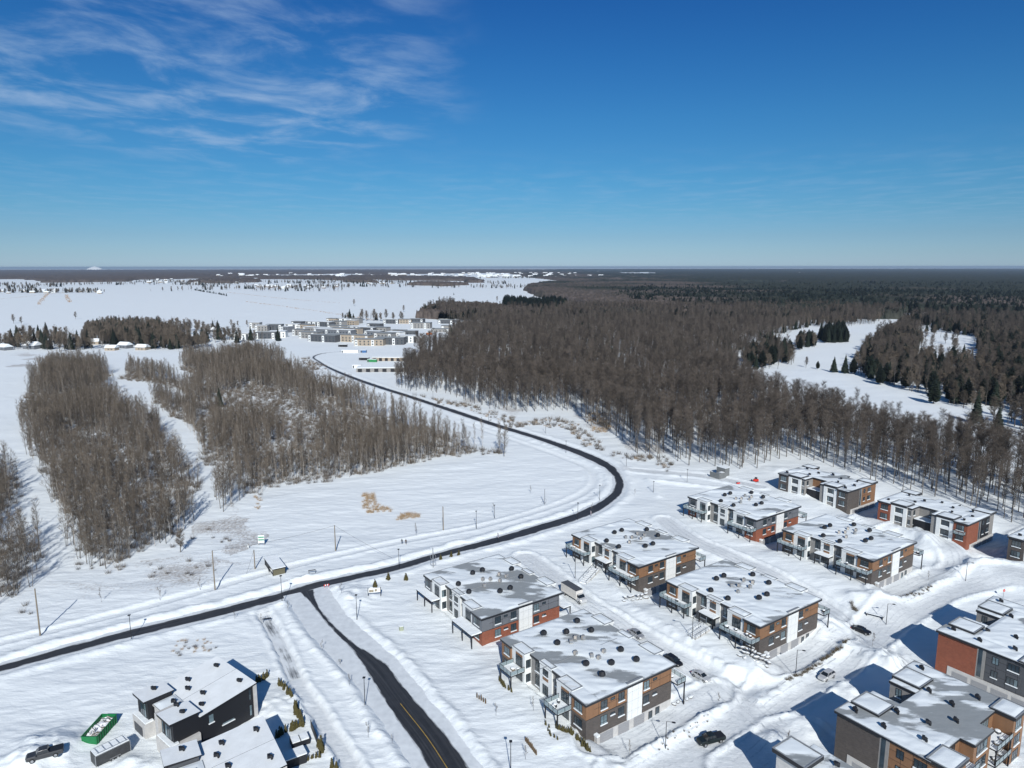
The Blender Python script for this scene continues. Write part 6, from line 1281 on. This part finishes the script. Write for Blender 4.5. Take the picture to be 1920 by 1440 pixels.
specs=[(565,628,22,11,7,-28,2),(583,634,30,11,7,-24,2),(608,640,40,11,7,-22,3),(640,620,40,11,7,-24,2),(650,626,46,11,7,-24,4),(560,612,18,11,7,-20,3),(625,606,18,11,7,-20,4),(645,606,18,11,7,-20,0),(668,606,18,11,7,-20,2),(704,617,22,11,7,-24,3),(716,624,22,11,7,-24,2),(748,630,20,11,7,-24,2),(770,632,18,11,7,-10,3),(480,614,16,10,7,-5,2),(865,612,24,11,5,-5,3),(830,622,30,11,4,-5,2),(457,636,28,13,7,0,0),(500,634,26,12,7,0,3),(522,632,22,12,7,2,0),(492,620,18,11,7,0,2),(515,618,24,12,7,0,3),(550,617,20,11,7,0,0),(540,622,14,12,7,-30,1),(575,618,20,14,7,-30,4),(590,612,24,12,7,-30,0),(612,613,24,12,7,-30,3),(635,612,24,12,7,-30,2),(600,624,50,11,7,-24,2),(628,630,60,11,7.5,-24,1),(655,640,62,12,7.5,-22,4),(672,622,28,11,7,-24,0),(690,624,26,11,7,-24,3),(694,647,34,13,6.5,-4,4),(733,645,34,13,7,-4,3),(765,641,24,12,7,-4,0),(702,632,24,11,7,-24,1),(722,636,26,11,7,-24,2),(741,634,22,12,7,-24,0),(735,606,26,12,6,-10,3),(760,606,24,12,6,-10,4),(782,606,24,13,6.5,-10,3),(790,615,30,13,7,-8,2),(842,606,34,13,5,-5,3),(850,618,34,12,5,-5,2),(895,609,26,12,5,-5,0),(920,615,28,14,6.5,-5,0),(660,610,20,10,7,-30,4)]
POSN=['far left','left','centre left','middle','centre right','right','far right']
for i,(px,py,L_,D_,H_,rot,mi) in enumerate(specs):
    wn=['white','grey','taupe','charcoal','tan','orange'][mi]; town(px,py,L_,D_,H_,rot,mi,'%s flat roofed far house with pale bays in the development beyond the woods'%wn,1,'%s far houses'%wn)
# unfinished buildings and trailers nearer
def shell(px,py,L_,D_,label,mi,rot):
    x,y=g(px,py); t=thing('unfinished_building',label,'building',(x,y,gz(x,y)),R(rot)); n=6
    MB().box(-L_/2,L_/2,-D_/2+.3,D_/2,-1,3.4).build('wall',FH[mi],t); MB().box(-L_/2-.2,L_/2+.2,-D_/2,D_/2+.2,3.4,3.9).build('roof',PILE,t)
    for k in range(n): xx=-L_/2+L_*(k+.2)/n; MB().box(xx,xx+L_/n*.5,-D_/2+.1,-D_/2+.3,0,2.8).build('opening',M_black,t)
shell(716,696,42,14,'long low unfinished building with dark openings beyond the main road',2,3); shell(733,676,34,12,'pale timber framed unfinished building in the snowy lot',4,-3)
for px,py,lab,m,L_ in ((657,661,'white site trailer near the far road curve',M_white,18),(682,661,'small blue container beside the white site trailer',mat('blue_container',(.05,.13,.28),.6),6),(683,675,'dark snow loaded container in the lot',M_black,10),(698,679,'green container beside the timber building',mat('green_container',(.03,.2,.07),.6),9),(670,690,'white site vehicle above the long low building',M_white,8),(643,650,'dark parked truck in the far development',M_black,10),(805,627,'orange excavator by the far forest edge',mat('orange_machine',(.45,.12,.02),.6),8)):
    x,y=g(px,py); t=thing('site_container',lab,'container',(x,y,gz(x,y)),R(-5)); MB().box(-L_/2,L_/2,-1.5,1.5,0,2.7).build('body',m,t); MB().box(-L_/2,L_/2,-1.5,1.5,2.7,2.95).build('snow_cap',PILE,t); MB().box(-L_/2+.4,-L_/2+1.6,-1.56,-1.5,.1,2.2).build('door',M_dkgrey,t)
# farm houses and the far town
gab=[]
def gable(i):
    m=[M_white,FH[4],M_grey,mat('brown_siding',(.2,.14,.1),.8)][i]; b=MB(); b.box(-6,6,-4,4,-1,3.2,0); b.loft([[(-6.5,-4.6,3.2),(-6.5,0,6.2),(-6.5,4.6,3.2)],[(6.5,-4.6,3.2),(6.5,0,6.2),(6.5,4.6,3.2)]],1); b.box(-2,-.8,-4.06,-4,0.8,2.2,2); b.box(1.5,3,-4.06,-4,.8,2.2,2)
    return b.mesh('farm_house',[m,PILE,M_glass])
def farm(px,py,i,s,label,grp):
    x,y=g(px,py); o=link('farm_house',cached(('gab',i),lambda:gable(i)),None,(x,y,gz(x,y)),random.uniform(-.5,.5)); o.scale=(s,s,s); tag(o,label,'house',grp)
rd=random.Random(12)
for k in range(26): farm(rd.uniform(0,190),rd.uniform(544,550),rd.choice([0,1,1,2]),rd.uniform(1,1.5),'pale farmhouse in the row along the left of the far field','farmhouses left of the far field')
for k in range(22): farm(rd.uniform(480,640),rd.uniform(535,541),rd.choice([0,1,2,3]),rd.uniform(1,1.5),'farmhouse among hedgerow trees above the big field','farmhouses above the big field')
for k in range(30): farm(rd.uniform(270,470),rd.uniform(524,531),rd.choice([0,0,1,2]),rd.uniform(1.2,2),'distant farmhouse in front of the far left woods','farmhouses before the far woods')
for k in range(14): farm(rd.uniform(640,860),rd.uniform(530,535),rd.choice([0,1,3]),rd.uniform(1,1.6),'farmhouse at the far edge of the big white field','farmhouses at the field edge')
for k in range(110): farm(rd.gauss(960,70),rd.uniform(512.5,521),rd.choice([0,0,0,1,2]),rd.uniform(1.8,3.4),'tiny pale building in the distant town','buildings of the distant town')
for k in range(40): farm(rd.uniform(400,840),rd.uniform(514,520),rd.choice([0,0,1]),rd.uniform(2,4),'tiny pale building on the wooded horizon left of the town','buildings left of the distant town')
for i,(px,py,s,lab) in enumerate([(50,640,1.6,'white roofed house at the left beneath the willows'),(62,653,1.8,'long white roofed house beside the blue tarp'),(175,645,1.5,'white roofed house right of the spruce'),(235,652,1.5,'snow roofed house among trees below the copse'),(268,655,1.4,'snow roofed house right end of the tree line'),(10,655,1.5,'house at the left edge under bare trees'),(210,656,1.3,'small house behind the left wood top'),(398,622,1.6,'white house left of the far development')]): farm(px,py,1 if i%2==0 else 2,s*.75,lab,'houses in the tree line below the copse')
# smoke plume and works on the horizon
def works():
    x,y=g(178,505.5); t=thing('industrial_plant','tiny white industrial dome with rising steam on the left horizon','plant',(x,y,0),0)
    b=MB(); b.loft([[(r*math.cos(a),r*math.sin(a)*.6,z) for a in [k*math.pi/6 for k in range(12)]] for z,r in ((0,260),(40,220),(80,120),(105,30))]); b.build('dome',PILE,t)
works()
# ditches and field lines
def fieldline(pts,w,h,label,name='ditch_brush',m=None):
    m=m or mat('ditch_weeds',(.25,.19,.14),.95)
    P2=catmull(P(pts),18); b=MB(); rd=random.Random(len(pts)*7+int(pts[0][0]))
    for (x,y) in P2:
        for k in range(5):
            qx=x+rd.gauss(0,w)+rd.uniform(-9,9)*.5; qy=y+rd.gauss(0,w)+rd.uniform(-9,9)*.5
            if rd.random()<.75: b.loft([[(qx-1.6,qy-.6,-.5),(qx+1.6,qy-.5,-.5),(qx+1.5,qy+.6,-.5)],[(qx-.3,qy,h*rd.uniform(.5,1.2)),(qx+.3,qy,h),(qx,qy+.2,h*.8)]])
    tag(b.build(name,m),label,'brush',None,'stuff')
fieldline([(462,565),(560,578),(640,590),(700,600)],.8,.9,'thin brown ditch line crossing the field above the development')
fieldline([(90,550),(80,560),(72,570)],1.2,1.2,'left brown ditch running toward the farmhouses'); fieldline([(124,552),(128,560),(132,566)],1.2,1.2,'right brown ditch running toward the farmhouses')
fieldline([(430,548),(500,556),(560,562),(640,568)],1.0,.8,'faint ditch line in the middle of the big field'); fieldline([(130,547),(0,560)],1,.5,'faint drift line at the left field')

# far houses and farmhouses: say which one, counted from the left
ORD=['leftmost','second','third','fourth','fifth','sixth','seventh','eighth','ninth','tenth','eleventh','twelfth','thirteenth','fourteenth','fifteenth','sixteenth','seventeenth','eighteenth','nineteenth','twentieth']
tens=['twenty','thirty','forty','fifty','sixty']
ORD+=[(tens[i//10]+'-'+ORD[i%10]).replace('-leftmost','-first') for i in range(0,29)]
for grp,txt in [('%s far houses'%w,'%s flat roofed house from the left in the far development'%w) for w in ('white','grey','taupe','charcoal','tan','orange')]+[('farmhouses left of the far field','pale farmhouse from the left in the row above the far left field'),('farmhouses above the big field','farmhouse from the left among hedgerow trees above the big field'),('farmhouses before the far woods','distant farmhouse from the left before the far left woods'),('farmhouses at the field edge','farmhouse from the left at the far edge of the big field')]:
    L2=sorted([o for o in col.objects if o.get('group')==grp and not o.parent],key=lambda o:o.location.x/o.location.y)
    for i,o in enumerate(L2): o['label']=(ORD[i] if i else 'leftmost')+' '+(txt if i else txt.replace(' from the left',''))
# ------------------------------------------------------------ air
def haze():
    b=MB(); b.box(-34000,34000,-400,42000,-9,97); m=bpy.data.materials.new('haze_air'); m.use_nodes=True; nt=m.node_tree; nt.nodes.remove(nt.nodes['Principled BSDF']); v=nt.nodes.new('ShaderNodeVolumePrincipled')
    v.inputs['Color'].default_value=(.62,.78,.96,1); v.inputs['Density'].default_value=3.8e-5; v.inputs['Anisotropy'].default_value=.2; nt.links.new(v.outputs[0],nt.nodes['Material Output'].inputs['Volume'])
    tag(b.build('haze',m),None,None,None,'stuff')
haze()
